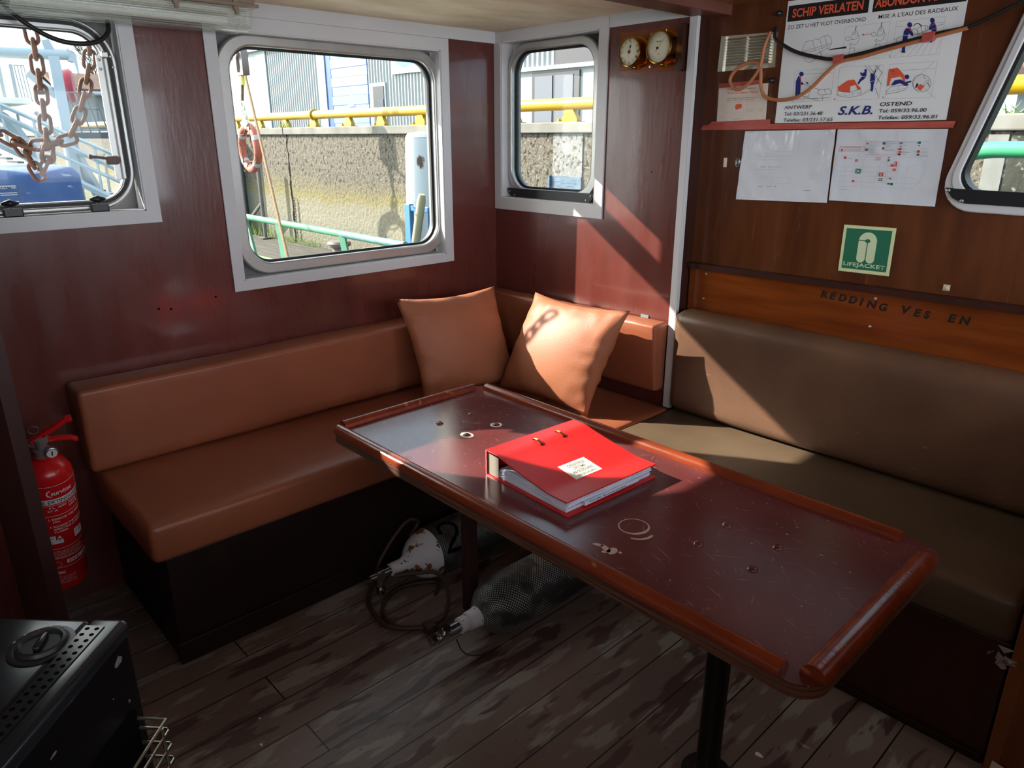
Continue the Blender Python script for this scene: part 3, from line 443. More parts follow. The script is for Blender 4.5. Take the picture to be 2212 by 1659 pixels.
PLAN=[('s','red',0.0006,[(1.4698,1.4107),(1.5412,1.4108),(1.5408,1.3969),(1.4696,1.3965)],1),('t','red','In geval van calamiteit',1.4814,1.4056,1.5327,1.4099,0.2,0),('t','red','As in case of the assembly',1.4815,1.3993,1.5319,1.404,0.2,0),('p','red',[(1.4738,1.3977),(1.4759,1.4077),(1.4801,1.3978)]),('s','red',0.0004,[(1.5434,1.4262),(1.6339,1.426),(1.6324,1.3897),(1.5445,1.3896)],1),('p','red',[(1.5464,1.4171),(1.5501,1.4171),(1.5501,1.4216),(1.5464,1.4216)]),('p','green',[(1.5908,1.4168),(1.5976,1.4168),(1.5976,1.4239),(1.5908,1.4239)]),('p','teal',[(1.5446,1.3994),(1.5516,1.3994),(1.5516,1.4059),(1.5446,1.4059)]),('p','red',[(1.5914,1.4035),(1.5972,1.4035),(1.5972,1.4099),(1.5914,1.4099)]),('p','grey',[(1.6363,1.4186),(1.6442,1.4186),(1.6442,1.4241),(1.6363,1.4241)]),('p','black',[(1.6392,1.4105),(1.6424,1.4105),(1.6424,1.4136),(1.6392,1.4136)]),('p','red',[(1.6362,1.4023),(1.644,1.4023),(1.644,1.4076),(1.6362,1.4076)]),('p','orange',[(1.637,1.3936),(1.6448,1.3936),(1.6448,1.4005),(1.637,1.4005)]),('p','black',[(1.6365,1.3885),(1.6434,1.3885),(1.6434,1.3929),(1.6365,1.3929)]),('p','green',[(1.6848,1.4194),(1.6916,1.4194),(1.6916,1.4259),(1.6848,1.4259)]),('p','black',[(1.6867,1.4128),(1.69,1.4128),(1.69,1.4159),(1.6867,1.4159)]),('p','red',[(1.6861,1.3962),(1.6928,1.3962),(1.6928,1.4024),(1.6861,1.4024)]),('p','green',[(1.6863,1.3878),(1.693,1.3878),(1.693,1.3934),(1.6863,1.3934)]),('p','red',[(1.4857,1.3762),(1.4927,1.3762),(1.4927,1.3829),(1.4857,1.3829)]),('p','red',[(1.5197,1.3686),(1.5269,1.3686),(1.5269,1.3752),(1.5197,1.3752)]),('p','green',[(1.5256,1.3355),(1.5405,1.3355),(1.5405,1.3488),(1.5256,1.3488)]),('p','pink',[(1.5818,1.3736),(1.5916,1.3736),(1.5916,1.3824),(1.5818,1.3824)]),('p','red',[(1.6117,1.38),(1.6158,1.38),(1.6158,1.3835),(1.6117,1.3835)]),('p','green',[(1.6113,1.3719),(1.6171,1.3719),(1.6171,1.3771),(1.6113,1.3771)]),('p','red',[(1.6225,1.3573),(1.6289,1.3573),(1.6289,1.3637),(1.6225,1.3637)]),('p','red',[(1.6314,1.3567),(1.6381,1.3567),(1.6381,1.3711),(1.6314,1.3711)]),('p','orange',[(1.6292,1.3456),(1.6379,1.3456),(1.6379,1.3526),(1.6292,1.3526)]),('p','red',[(1.5937,1.3293),(1.6051,1.3293),(1.6051,1.3399),(1.5937,1.3399)]),('p','green',[(1.5948,1.3169),(1.6046,1.3169),(1.6046,1.3247),(1.5948,1.3247)]),('p','red',[(1.5191,1.31),(1.5263,1.31),(1.5263,1.3163),(1.5191,1.3163)]),('p','grey',[(1.6234,1.3221),(1.6298,1.3221),(1.6298,1.3266),(1.6234,1.3266)]),('p','black',[(1.6208,1.308),(1.6253,1.308),(1.6253,1.3119),(1.6208,1.3119)]),('p','green',[(1.6283,1.3063),(1.6363,1.3063),(1.6363,1.3135),(1.6283,1.3135)]),('p','white',[(1.5346,1.3425),(1.5346,1.3416),(1.5342,1.3408),(1.5335,1.3403),(1.5326,1.3401),(1.5316,1.3402),(1.5308,1.3407),(1.5302,1.3415),(1.5299,1.3423),(1.5299,1.3432),(1.5303,1.344),(1.531,1.3445),(1.5319,1.3447),(1.5328,1.3446),(1.5337,1.3441),(1.5343,1.3434)]),('p','white',[(1.5292,1.3457),(1.5292,1.3452),(1.529,1.3448),(1.5286,1.3446),(1.5282,1.3445),(1.5277,1.3445),(1.5273,1.3448),(1.527,1.3451),(1.5268,1.3456),(1.5268,1.346),(1.527,1.3464),(1.5274,1.3467),(1.5278,1.3468),(1.5283,1.3467),(1.5287,1.3465),(1.529,1.3461)]),('p','white',[(1.5366,1.3459),(1.5366,1.3454),(1.5364,1.345),(1.5361,1.3448),(1.5356,1.3447),(1.5352,1.3448),(1.5347,1.345),(1.5344,1.3454),(1.5343,1.3458),(1.5343,1.3462),(1.5345,1.3466),(1.5348,1.3469),(1.5353,1.347),(1.5358,1.3469),(1.5362,1.3467),(1.5365,1.3463)]),('p','white',[(1.5299,1.3385),(1.5299,1.3381),(1.5297,1.3377),(1.5293,1.3374),(1.5289,1.3373),(1.5284,1.3374),(1.528,1.3376),(1.5277,1.338),(1.5275,1.3384),(1.5276,1.3389),(1.5278,1.3393),(1.5281,1.3395),(1.5285,1.3396),(1.529,1.3396),(1.5294,1.3393),(1.5298,1.339)]),('p','white',[(1.5374,1.3388),(1.5374,1.3383),(1.5372,1.3379),(1.5368,1.3377),(1.5364,1.3376),(1.5359,1.3376),(1.5355,1.3379),(1.5352,1.3382),(1.535,1.3387),(1.535,1.3391),(1.5352,1.3395),(1.5356,1.3398),(1.536,1.3399),(1.5365,1.3398),(1.5369,1.3396),(1.5372,1.3392)]),('p','white',[(1.5979,1.3309),(1.6002,1.3309),(1.6002,1.3384),(1.5979,1.3384)]),('p','white',[(1.5965,1.3191),(1.6019,1.3191),(1.6019,1.3227),(1.5965,1.3227)]),('p','white',[(1.6318,1.3642),(1.6342,1.3642),(1.6342,1.3687),(1.6318,1.3687)]),('p','white',[(1.6328,1.3579),(1.6352,1.3579),(1.6352,1.362),(1.6328,1.362)]),('p','white',[(1.5222,1.3703),(1.5236,1.3703),(1.5236,1.3736),(1.5222,1.3736)]),('s','faint',0.0005,[(1.4669,1.3851),(1.5207,1.3847),(1.6323,1.3854),(1.6902,1.3826),(1.7132,1.3721),(1.7137,1.3425),(1.707,1.3195)],0),('s','faint',0.0005,[(1.4669,1.3851),(1.4717,1.297),(1.596,1.2993),(1.6872,1.2995),(1.707,1.3195)],0),('s','faint',0.0005,[(1.4802,1.3543),(1.5919,1.3565)],0),('s','faint',0.0005,[(1.4716,1.3405),(1.6566,1.3431)],0),('s','faint',0.0005,[(1.4708,1.3274),(1.635,1.3295)],0),('s','faint',0.0005,[(1.4712,1.3124),(1.5469,1.313)],0),('s','faint',0.0005,[(1.5181,1.3793),(1.5196,1.3578)],0),('s','faint',0.0005,[(1.546,1.3799),(1.5461,1.3569)],0),('s','faint',0.0005,[(1.5915,1.3694),(1.596,1.2993)],0),('s','faint',0.0005,[(1.5915,1.3694),(1.6117,1.3695),(1.6142,1.3441)],0),('s','faint',0.0005,[(1.646,1.369),(1.6436,1.3161)],0),('s','faint',0.0005,[(1.639,1.3689),(1.6357,1.3206)],0),('s','faint',0.0005,[(1.6677,1.3561),(1.705,1.3673),(1.707,1.3195)],0),('s','faint',0.0005,[(1.6677,1.3561),(1.6695,1.3315)],0),('s','faint',0.0005,[(1.5172,1.3227),(1.5454,1.3229),(1.5466,1.3038),(1.5175,1.3033)],0),('s','faint',0.0005,[(1.5437,1.312),(1.7064,1.3139)],0),('s','faint',0.0005,[(1.6508,1.3301),(1.6824,1.3288),(1.707,1.3195)],0),('s','faint',0.0005,[(1.5011,1.3018),(1.5016,1.2924)],0),('s','grey',0.0006,[(1.5516,1.4226),(1.5795,1.4226)],0),('s','grey',0.0006,[(1.5518,1.4181),(1.5829,1.4182)],0),('s','grey',0.0006,[(1.5516,1.4138),(1.5828,1.4138)],0),('s','grey',0.0006,[(1.5519,1.4096),(1.5717,1.4096)],0),('s','grey',0.0006,[(1.5538,1.4047),(1.5703,1.4047)],0),('s','grey',0.0006,[(1.5544,1.4012),(1.5693,1.4012)],0),('s','grey',0.0006,[(1.5541,1.3979),(1.5689,1.3979)],0),('s','grey',0.0006,[(1.5538,1.3943),(1.572,1.3944)],0),('s','grey',0.0006,[(1.5974,1.424),(1.6197,1.4239)],0),('s','grey',0.0006,[(1.598,1.42),(1.629,1.42)],0),('s','grey',0.0006,[(1.5979,1.4157),(1.6187,1.4157)],0),('s','grey',0.0006,[(1.5986,1.4116),(1.613,1.4115)],0),('s','grey',0.0006,[(1.5988,1.4049),(1.6252,1.405)],0),('s','grey',0.0006,[(1.5987,1.4004),(1.6275,1.4006)],0),('s','grey',0.0006,[(1.6463,1.4245),(1.6733,1.4244)],0),('s','grey',0.0006,[(1.6471,1.4148),(1.6595,1.4147)],0),('s','grey',0.0006,[(1.6454,1.4063),(1.6579,1.4063)],0),('s','grey',0.0006,[(1.6466,1.3991),(1.6606,1.3991)],0),('s','grey',0.0006,[(1.6471,1.396),(1.6673,1.3961)],0),('s','grey',0.0006,[(1.6471,1.3915),(1.6595,1.3916)],0),('s','grey',0.0006,[(1.6952,1.4247),(1.7132,1.4246)],0),('s','grey',0.0006,[(1.6953,1.4151),(1.7044,1.4151)],0),('s','grey',0.0006,[(1.6957,1.4087),(1.7159,1.4087)],0),('s','grey',0.0006,[(1.6954,1.4056),(1.7105,1.4056)],0),('s','grey',0.0006,[(1.6957,1.3994),(1.7145,1.3995)],0),('s','grey',0.0006,[(1.6956,1.396),(1.7136,1.3961)],0),('s','grey',0.0006,[(1.6959,1.3896),(1.7124,1.3898)],0),('s','grey',0.0006,[(1.6956,1.3865),(1.7182,1.3868)],0),('s','grey',0.0006,[(1.4865,1.2874),(1.5118,1.2885)],0),('s','grey',0.0006,[(1.4978,1.3773),(1.5115,1.3774)],0)]
DRAW=[('s','faint',0.0006,[(1.201,1.3786),(1.3312,1.3791)],0),('s','faint',0.0006,[(1.2019,1.3861),(1.2577,1.388),(1.2637,1.395),(1.3291,1.3951)],0),('s','faint',0.0006,[(1.206,1.3818),(1.3274,1.3831)],0),('s','faint',0.0006,[(1.2183,1.3681),(1.3224,1.3702)],0),('s','faint',0.0006,[(1.2077,1.3373),(1.2929,1.339)],0),('s','faint',0.0006,[(1.3457,1.3811),(1.3448,1.43)],0),('s','faint',0.0006,[(1.266,1.2931),(1.2659,1.3149),(1.3294,1.3165),(1.3299,1.3004),(1.2709,1.2956)],0),('s','faint',0.0006,[(1.2112,1.3679),(1.3208,1.3701)],0),('s','faint',0.0006,[(1.2194,1.314),(1.2597,1.3155)],0),('s','faint',0.0006,[(1.3844,1.4272),(1.4111,1.427)],0),('s','faint',0.0006,[(1.385,1.4228),(1.4111,1.4227)],0),('s','faint',0.0006,[(1.3856,1.4185),(1.411,1.4183)],0),('s','faint',0.0006,[(1.3862,1.4141),(1.411,1.414)],0),('s','faint',0.0006,[(1.3868,1.4097),(1.411,1.4096)],0),('s','faint',0.0006,[(1.3874,1.4053),(1.411,1.4053)],0),('s','faint',0.0006,[(1.388,1.4009),(1.411,1.4009)],0),('s','faint',0.0006,[(1.3886,1.3965),(1.411,1.3965)],0),('s','faint',0.0006,[(1.3892,1.3922),(1.411,1.3922)],0),('s','faint',0.0006,[(1.3898,1.3878),(1.4109,1.3878)],0),('s','faint',0.0006,[(1.3845,1.3335),(1.4147,1.3342)],0),('s','faint',0.0006,[(1.3851,1.329),(1.4121,1.3297)],0),('s','faint',0.0006,[(1.3857,1.3246),(1.4096,1.3251)],0),('s','faint',0.0006,[(1.3863,1.3201),(1.4071,1.3205)],0),('s','faint',0.0006,[(1.3869,1.3156),(1.4045,1.316)],0),('p','grey',[(1.2229,1.3445),(1.2253,1.3445),(1.2253,1.3469),(1.2229,1.3469)]),('p','grey',[(1.229,1.3446),(1.2315,1.3446),(1.2315,1.3471),(1.229,1.3471)]),('p','grey',[(1.2352,1.3448),(1.2376,1.3448),(1.2376,1.3473),(1.2352,1.3473)]),('p','grey',[(1.25,1.3452),(1.2524,1.3452),(1.2524,1.3477),(1.25,1.3477)]),('p','grey',[(1.256,1.3454),(1.2584,1.3454),(1.2584,1.3478),(1.256,1.3478)]),('p','grey',[(1.2621,1.3455),(1.2645,1.3455),(1.2645,1.348),(1.2621,1.348)]),('p','grey',[(1.2698,1.3457),(1.2722,1.3457),(1.2722,1.3482),(1.2698,1.3482)]),('p','grey',[(1.2758,1.3459),(1.2782,1.3459),(1.2782,1.3484),(1.2758,1.3484)]),('p','grey',[(1.2826,1.3461),(1.285,1.3461),(1.285,1.3485),(1.2826,1.3485)]),('p','grey',[(1.2885,1.3463),(1.2909,1.3463),(1.2909,1.3487),(1.2885,1.3487)]),('p','grey',[(1.223,1.2839),(1.2255,1.2839),(1.2255,1.2861),(1.223,1.2861)]),('p','grey',[(1.2283,1.2841),(1.2308,1.2841),(1.2308,1.2863),(1.2283,1.2863)]),('p','grey',[(1.2345,1.2844),(1.237,1.2844),(1.237,1.2866),(1.2345,1.2866)]),('p','grey',[(1.2529,1.2853),(1.2554,1.2853),(1.2554,1.2874),(1.2529,1.2874)]),('p','grey',[(1.2582,1.2855),(1.2606,1.2855),(1.2606,1.2877),(1.2582,1.2877)]),('p','grey',[(1.2634,1.2857),(1.2658,1.2857),(1.2658,1.2879),(1.2634,1.2879)]),('p','grey',[(1.2772,1.2864),(1.2796,1.2864),(1.2796,1.2885),(1.2772,1.2885)]),('p','grey',[(1.2815,1.2866),(1.2839,1.2866),(1.2839,1.2887),(1.2815,1.2887)]),('s','blue',0.001,[(1.3773,1.2789),(1.3982,1.2807)],0)]
RESCUE=[('t','grey','Department of Transport',1.0708,1.5826,1.1726,1.5885,0,0),('t','orange','Rescue Signal Table',1.071,1.5694,1.1813,1.5773,0.15,0.3),('t','black','Answering signals made by Life Saving Stations when',1.0717,1.5556,1.1793,1.5596,0,0),('t','black','signals are seen from a ship or a person in distress',1.0718,1.5503,1.1738,1.5542,0,0),('p','orange',[(1.1047,1.5349),(1.1077,1.5393),(1.1147,1.5399),(1.1204,1.5409),(1.1264,1.5388),(1.1284,1.5333),(1.1273,1.5264),(1.1164,1.5242),(1.1073,1.522),(1.1034,1.53)]),('s','faint',0.0005,[(1.0941,1.5456),(1.207,1.5453),(1.2096,1.4869)],0),('s','faint',0.0005,[(1.0941,1.5456),(1.0969,1.4876)],0),('s','faint',0.0005,[(1.1337,1.5458),(1.1386,1.4879)],0),('s','faint',0.0005,[(1.1785,1.5457),(1.1814,1.4883)],0),('s','faint',0.0005,[(1.0738,1.5139),(1.2076,1.5129)],0),('s','faint',0.0005,[(1.0705,1.5448),(1.073,1.4879)],0),('s','faint',0.0005,[(1.072,1.5641),(1.2072,1.5614)],0),('s','faint',0.0006,[(1.1525,1.5355),(1.1523,1.534),(1.1514,1.5328),(1.1498,1.532),(1.1479,1.5317),(1.146,1.5321),(1.1442,1.533),(1.143,1.5343),(1.1424,1.5358),(1.1426,1.5373),(1.1436,1.5385),(1.1451,1.5393),(1.147,1.5395),(1.149,1.5392),(1.1507,1.5383),(1.152,1.537)],1),('s','faint',0.0006,[(1.1639,1.5352),(1.1637,1.5337),(1.1628,1.5325),(1.1613,1.5317),(1.1594,1.5314),(1.1574,1.5318),(1.1557,1.5327),(1.1544,1.534),(1.1539,1.5355),(1.1541,1.5369),(1.1551,1.5382),(1.1566,1.5389),(1.1585,1.5392),(1.1604,1.5388),(1.1621,1.5379),(1.1634,1.5367)],1),('s','faint',0.0006,[(1.1764,1.5348),(1.1762,1.5333),(1.1752,1.5321),(1.1737,1.5313),(1.1719,1.5311),(1.1699,1.5314),(1.1682,1.5323),(1.167,1.5336),(1.1664,1.5351),(1.1666,1.5366),(1.1676,1.5378),(1.1691,1.5386),(1.171,1.5388),(1.1729,1.5385),(1.1746,1.5376),(1.1758,1.5363)],1),('s','faint',0.0006,[(1.1086,1.5062),(1.1084,1.5049),(1.1076,1.5037),(1.1063,1.503),(1.1047,1.5027),(1.1031,1.503),(1.1016,1.5038),(1.1006,1.505),(1.1001,1.5064),(1.1003,1.5078),(1.1011,1.5089),(1.1023,1.5096),(1.1039,1.5099),(1.1056,1.5096),(1.1071,1.5088),(1.1081,1.5076)],1),('s','faint',0.0006,[(1.118,1.506),(1.1178,1.5047),(1.117,1.5035),(1.1157,1.5028),(1.1142,1.5026),(1.1125,1.5029),(1.111,1.5037),(1.11,1.5048),(1.1095,1.5062),(1.1097,1.5076),(1.1105,1.5087),(1.1118,1.5094),(1.1134,1.5097),(1.115,1.5094),(1.1165,1.5086),(1.1175,1.5074)],1),('s','faint',0.0006,[(1.1273,1.5058),(1.1272,1.5045),(1.1264,1.5034),(1.1251,1.5026),(1.1235,1.5024),(1.1219,1.5027),(1.1204,1.5035),(1.1194,1.5046),(1.1189,1.506),(1.1191,1.5074),(1.1199,1.5085),(1.1212,1.5092),(1.1227,1.5095),(1.1244,1.5092),(1.1258,1.5084),(1.1269,1.5072)],1),('s','grey',0.0005,[(1.0739,1.5467),(1.0834,1.5468)],0),('s','grey',0.0005,[(1.0521,1.5258),(1.0593,1.526)],0),('s','grey',0.0005,[(1.0522,1.5013),(1.0619,1.5015)],0),('s','grey',0.0005,[(1.1842,1.5221),(1.2031,1.522)],0),('s','grey',0.0005,[(1.1847,1.5172),(1.2048,1.5172)],0),('s','grey',0.0005,[(1.1431,1.5241),(1.175,1.5237)],0),('s','grey',0.0005,[(1.1435,1.5208),(1.1742,1.5204)],0),('s','grey',0.0005,[(1.1439,1.5172),(1.169,1.517)],0),('s','grey',0.0005,[(1.1009,1.4945),(1.1291,1.4944)],0),('s','grey',0.0005,[(1.1001,1.4915),(1.1212,1.4916)],0),('s','grey',0.0005,[(1.0998,1.5474),(1.1278,1.5469)],0),('s','grey',0.0005,[(1.1439,1.5468),(1.1712,1.5463)],0)]
# ---------------------------------------------------------------- the cabin shell
def struct(name,me,m,label=None,smooth=0,parent=None):
    o=obj(name,me,m,parent,smooth)
    if parent is None: o['kind']='structure'
    if label: o['label']=label
    return o
bm=BM(); box(bm,-.09,3.75,-3.4,.25,-.05,0); struct('floor',bm,M['floor'],'worn brown plank floor of the ship cabin')
W1=(-1.985,-1.46,1.224,1.757); W2=(-1.178,-.29,.968,1.759); W3=(.043,.573,1.188,1.806)
G1=(-1.925,-1.49,1.25,1.728); S1=(-1.915,-1.503,1.262,1.722); G2=(-1.128,-.302,1.012,1.722); G3=(.068,.52,1.228,1.77)
HOLES=((-1.469,.913,.004),(-1.432,.907,.004),(-1.282,.926,.004))
def shell(name,mp,u0,u1,v0,v1,rh,gh,label,m,depth=.075,holes=()):
    bm=BM()
    addmesh(bm,plate([rect(u0,u1,v0,v1)]+[rect(*h) for h in rh],-.012,0,mp),0)
    addmesh(bm,plate([rect(u0,u1,v0,v1)]+[rect(*g,.085) for g in gh],-depth-.012,-depth,mp),1)
    for u,v,r_ in holes: poly(bm,[(u+r_*math.cos(k*PI/5),v+r_*math.sin(k*PI/5)) for k in range(10)],mp,.0004,2)
    return struct(name,bm,[m,M['hull'],M['hole']],label)
shell('wall_left',mapA,-3.4,0,0,1.9,[W1,W2],[G1,G2],'dark red wooden cabin wall with the big framed window',M['wall'],holes=HOLES)
shell('wall_back',mapB,0,.985,0,1.9,[W3],[G3],'short dark red wall with the narrow window and two brass dials',M['wall'],holes=((.834,1.319,.003),))
w4o=fillet([(1.750,1.247),(2.56,1.238),(2.56,1.785),(1.893,1.785)],[.075,.06,.06,.06]); w4i=fillet([(1.785,1.285),(2.515,1.277),(2.515,1.742),(1.904,1.742)],[.06,.05,.05,.05])
bm=BM(); addmesh(bm,plate([rect(.985,3.7,0,1.9),w4i],-.03,0,mapC)); struct('wall_right',bm,M['wallC'],'varnished brown plywood wall with posters and signs')
bm=BM(); box(bm,.975,.985,.004,.1,.0,1.9); struct('trim_5',bm,M['dark'],'dark wooden return beside the white corner post')
bm=BM(); box(bm,-.06,.97,-3.4,.08,1.846,1.9); struct('ceiling',bm,M['ceil'],'stained pale ceiling over the red walls')
bm=BM(); box(bm,1.04,3.75,-3.4,.1,1.836,1.9); struct('ceiling_2',bm,M['ceilC'],'varnished ceiling over the brown wall')
bm=BM(); box(bm,.955,1.06,-3.4,.1,1.806,1.9,.004); struct('trim_4',bm,M['beam'],'brown beam along the ceiling above the white post')
bm=BM(); box(bm,0,.012,-3.4,-.001,1.803,1.846); struct('trim_1',bm,M['case'],'grey cornice strip over the large window')
bm=BM(); box(bm,.618,.955,-.006,-.0005,1.806,1.846); struct('trim_2',bm,M['white'],'white strip above the brass dials')
bm=BM(); box(bm,.958,.984,-.012,.004,.463,1.806,.002); box(bm,.984,.988,-.012,.006,.463,1.806,.001); struct('trim_3',bm,M['case'],'white corner post at the end of the red wall')
bm=BM(); addmesh(bm,plate([rect(-.09,3.75,0,1.9),rect(3.0,3.62,1.05,1.76,.06)],0,.05,lambda u,v,w:Vector((u,-3.4-w,v)))); struct('wall_near',bm,M['whitewall'],'white wall behind the camera')
bm=BM(); addmesh(bm,plate([rect(-3.4,.1,0,1.9),rect(-1.0,-.1,.95,1.78,.08),rect(-2.1,-1.15,.95,1.78,.08),rect(-3.2,-2.25,.95,1.78,.08)],0,.04,lambda u,v,w:Vector((3.7+w,u,v)))); struct('wall_side',bm,M['whitewall'],'white side wall with windows right of the camera')
bm=BM(); box(bm,2.85,3.45,-3.0,-.55,0,1.17,.01); struct('fill_blocker',bm,M['wallC'],'unseen low blocker added right of the camera')  # unseen block added to keep side fill off the floor and bench fronts
bm=BM(); box(bm,0.0,.672,-2.01,-1.982,0,1.846); struct('wall_bulkhead',bm,M['postred'],'dark red bulkhead edge in front of the fire extinguisher')
# ---------------------------------------------------------------- windows
def ring(mp,outer,inner,w0,w1,bev=.003): return plate([outer,inner],w0,w1,mp,bev)
def window(name,label,loc,mp,W,O,G,fr,depth,parts=True):
    t=thing(name,label,'window',loc,kind='structure')
    bm=BM(); addmesh(bm,plate([rect(*O),rect(*W)],0,.008,mp,.0015))
    # jamb boards lining the opening
    for a in ((W[0]-.004,W[0]+.004,W[2],W[3]),(W[1]-.004,W[1]+.004,W[2],W[3]),(W[0],W[1],W[2]-.004,W[2]+.004),(W[0],W[1],W[3]-.004,W[3]+.004)):
        prism(bm,rect(*a),mp,-depth,.004)
    obj('casing',bm,M['case'],t)
    obj('frame',plate([rect(*fr,.115,10),rect(*G,.085,10)],-depth+.004,-depth+.034,mp,.006),M['alu'],t,40)
    g=.008
    obj('gasket',plate([rect(G[0]-.004,G[1]+.004,G[2]-.004,G[3]+.004,.088,10),rect(G[0]+g,G[1]-g,G[2]+g,G[3]-g,.078,10)],-depth-.004,-depth+.007,mp),M['rubber'],t)
    obj('pane',plate([rect(G[0]+.002,G[1]-.002,G[2]+.002,G[3]-.002,.083,10)],-depth-.001,-depth+.003,mp),M['glass'],t)
    return t
wA=window('window_2','large square window with rounded corners in a grey frame',(0,-.73,.93),mapA,W2,(-1.216,-.25,.933,1.803),G2,(-1.172,-.262,.974,1.757),.06)
wB=window('window_3','narrow window left of the brass dials',(.31,0,1.134),mapB,W3,(.002,.617,1.138,1.846),G3,(.046,.56,1.192,1.80),.062)
obj('kick_plate',plate([fillet([(.056,1.228),(.548,1.228),(.548,1.192),(.056,1.192)],[.003,.003,.034,.034])],-.028,-.02,mapB),M['blackp'],wB,label='black plate along the bottom of the window')
for x,z in((.07,1.215),(.1,1.2),(.51,1.2),(.535,1.217)):
    bm=BM(); lathe(bm,[(.004,0),(.004,.002),(.001,.003)],axisM((x,.02,z),(0,-1,0)),10); obj('screw',bm,M['steel'],wB)
wC=window('window_1','opening window at the left edge with chains hanging outside',(0,-1.7,1.18),mapA,W1,(-2.03,-1.418,1.186,1.803),G1,(-1.975,-1.466,1.232,1.757),.055)
obj('sash',plate([rect(-1.965,-1.478,1.243,1.75,.105,10),rect(*S1,.075,10)],-.02,.0,mapA,.004),M['alu'],wC,40)
obj('seal',plate([rect(-1.96,-1.483,1.248,1.745,.1,10),rect(-1.95,-1.493,1.258,1.735,.092,10)],0,.004,mapA),M['rubber'],wC,label='black rubber seal round the opening sash')
bm=BM(); box(bm,0,.008,-1.525,-1.497,1.318,1.662,.001); box(bm,.008,.02,-1.508,-1.499,1.32,1.655,.002); box(bm,0,.022,-1.512,-1.494,1.655,1.672,.003); obj('slide_rail',bm,M['alu'],wC,label='vertical aluminium rail beside the glass')
for y,z in((-1.518,1.65),(-1.518,1.625),(-1.486,1.66),(-1.484,1.632),(-1.5,1.335)):
    bm=BM(); lathe(bm,[(.004,0),(.004,.003),(.001,.004)],axisM((.008,y,z),(1,0,0)),10); obj('screw',bm,M['steel'],wC)
bm=BM(); box(bm,.004,.03,-1.552,-1.512,1.362,1.388,.008); tube(bm,[(.025,-1.545,1.38),(.028,-1.57,1.384),(.03,-1.592,1.386)],[.005,.004,.005],8); lathe(bm,[(.001,-.006),(.006,-.004),(.007,0),(.006,.004),(.001,.006)],axisM((.03,-1.592,1.386),(0,1,0)),10); obj('latch',bm,M['block'],wC,40)
for y in(-1.806,-1.585): # window clips
    k=bm=BM(); box(bm,.004,.018,y-.024,y+.024,1.228,1.25,.003); box(bm,.004,.022,y-.02,y+.02,1.247,1.252); c=obj('clip',bm,M['blackp'],wC)
    bm=BM(); lathe(bm,[(.002,-.022),(.006,-.014),(.010,-.004),(.011,0),(.010,.004),(.006,.014),(.002,.022)],axisM((.024,y-.006,1.266),(0,1,0)),12); box(bm,.016,.024,y-.009,y-.003,1.252,1.262); obj('wing_knob',bm,M['blackp'],c,40)
for o in wC.children:      # the sash and its fittings sit back against the frame
    if o.name.split('.')[0] in('sash','seal','slide_rail','screw','latch','clip'): o.location.x-=.018
w4=thing('window_4','slanted grey framed window cut by the right edge',(2.1,.07,1.24),'window' and (2.1,.07,1.24),kind='structure') if False else thing('window_4','slanted grey framed window cut by the right edge','window',(2.1,.07,1.24),kind='structure')
obj('frame',plate([w4o,w4i],0,.02,mapC,.005),M['case'],w4,40)
w4j=fillet([(1.794,1.293),(2.505,1.285),(2.505,1.734),(1.911,1.734)],[.052,.045,.045,.045])
obj('inner_frame',plate([fillet([(1.771,1.27),(2.53,1.262),(2.53,1.757),(1.899,1.757)],[.066,.05,.05,.05]),w4j],.018,.027,mapC,.003),M['case'],w4,40)
obj('gasket',plate([fillet([(1.787,1.287),(2.513,1.279),(2.513,1.74),(1.906,1.74)],.055),fillet([(1.801,1.301),(2.497,1.293),(2.497,1.726),(1.917,1.726)],.05)],-.03,.016,mapC),M['rubber'],w4)
obj('pane',plate([fillet([(1.79,1.29),(2.51,1.282),(2.51,1.738),(1.908,1.738)],.055)],-.02,-.016,mapC),M['glass'],w4)
obj('kick_plate',plate([fillet([(1.781,1.308),(1.81,1.306),(2.53,1.298),(2.53,1.262),(1.83,1.269),(1.80,1.282)],[0,0,0,0,.02,.02])],.027,.031,mapC),M['blackp'],w4,label='black plate along the bottom of the slanted window')
for x,z in((1.789,1.301),(1.826,1.275)):
    bm=BM(); lathe(bm,[(.005,0),(.005,.002),(.002,.003)],axisM((x,.07-.031,z),(0,-1,0)),10); obj('screw',bm,M['steel'],w4)
# ---------------------------------------------------------------- bench
def cushion(bm,x0,x1,y0,y1,z0,z1,bev=.018,seed=0,amp=.004,nx=10,ny=10,nz=4):
    n0=len(bm.verts)
    tmp=BM(); box(tmp,x0,x1,y0,y1,z0,z1,bev,None,0,3); bmesh.ops.subdivide_edges(tmp,edges=[e for e in tmp.edges if e.calc_length()>.12],cuts=9,use_grid_fill=True)
    cx,cyy,cz=(x0+x1)/2,(y0+y1)/2,(z0+z1)/2
    for v in tmp.verts:
        p=v.co; a=Vector(((p.x-cx)/(x1-x0)*2,(p.y-cyy)/(y1-y0)*2,(p.z-cz)/(z1-z0)*2))
        n=noise.noise(p*5+Vector((seed,0,0)))*amp+noise.noise(p*13+Vector((seed,3,0)))*amp*.5
        d=Vector((math.copysign(1,a.x) if abs(a.x)>.98 else 0,math.copysign(1,a.y) if abs(a.y)>.98 else 0,math.copysign(1,a.z) if abs(a.z)>.98 else 0))
        if d.length: v.co=p+d.normalized()*n
    me=bpy.data.meshes.new('x'); bmesh.ops.recalc_face_normals(tmp,faces=tmp.faces); tmp.to_mesh(me); tmp.free(); addmesh(bm,me); return bm
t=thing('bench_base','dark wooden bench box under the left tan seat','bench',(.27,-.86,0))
bm=BM(); box(bm,.004,.548,-1.72,-.004,.0,.340,.003); obj('box_panel',bm,M['bench'],t)
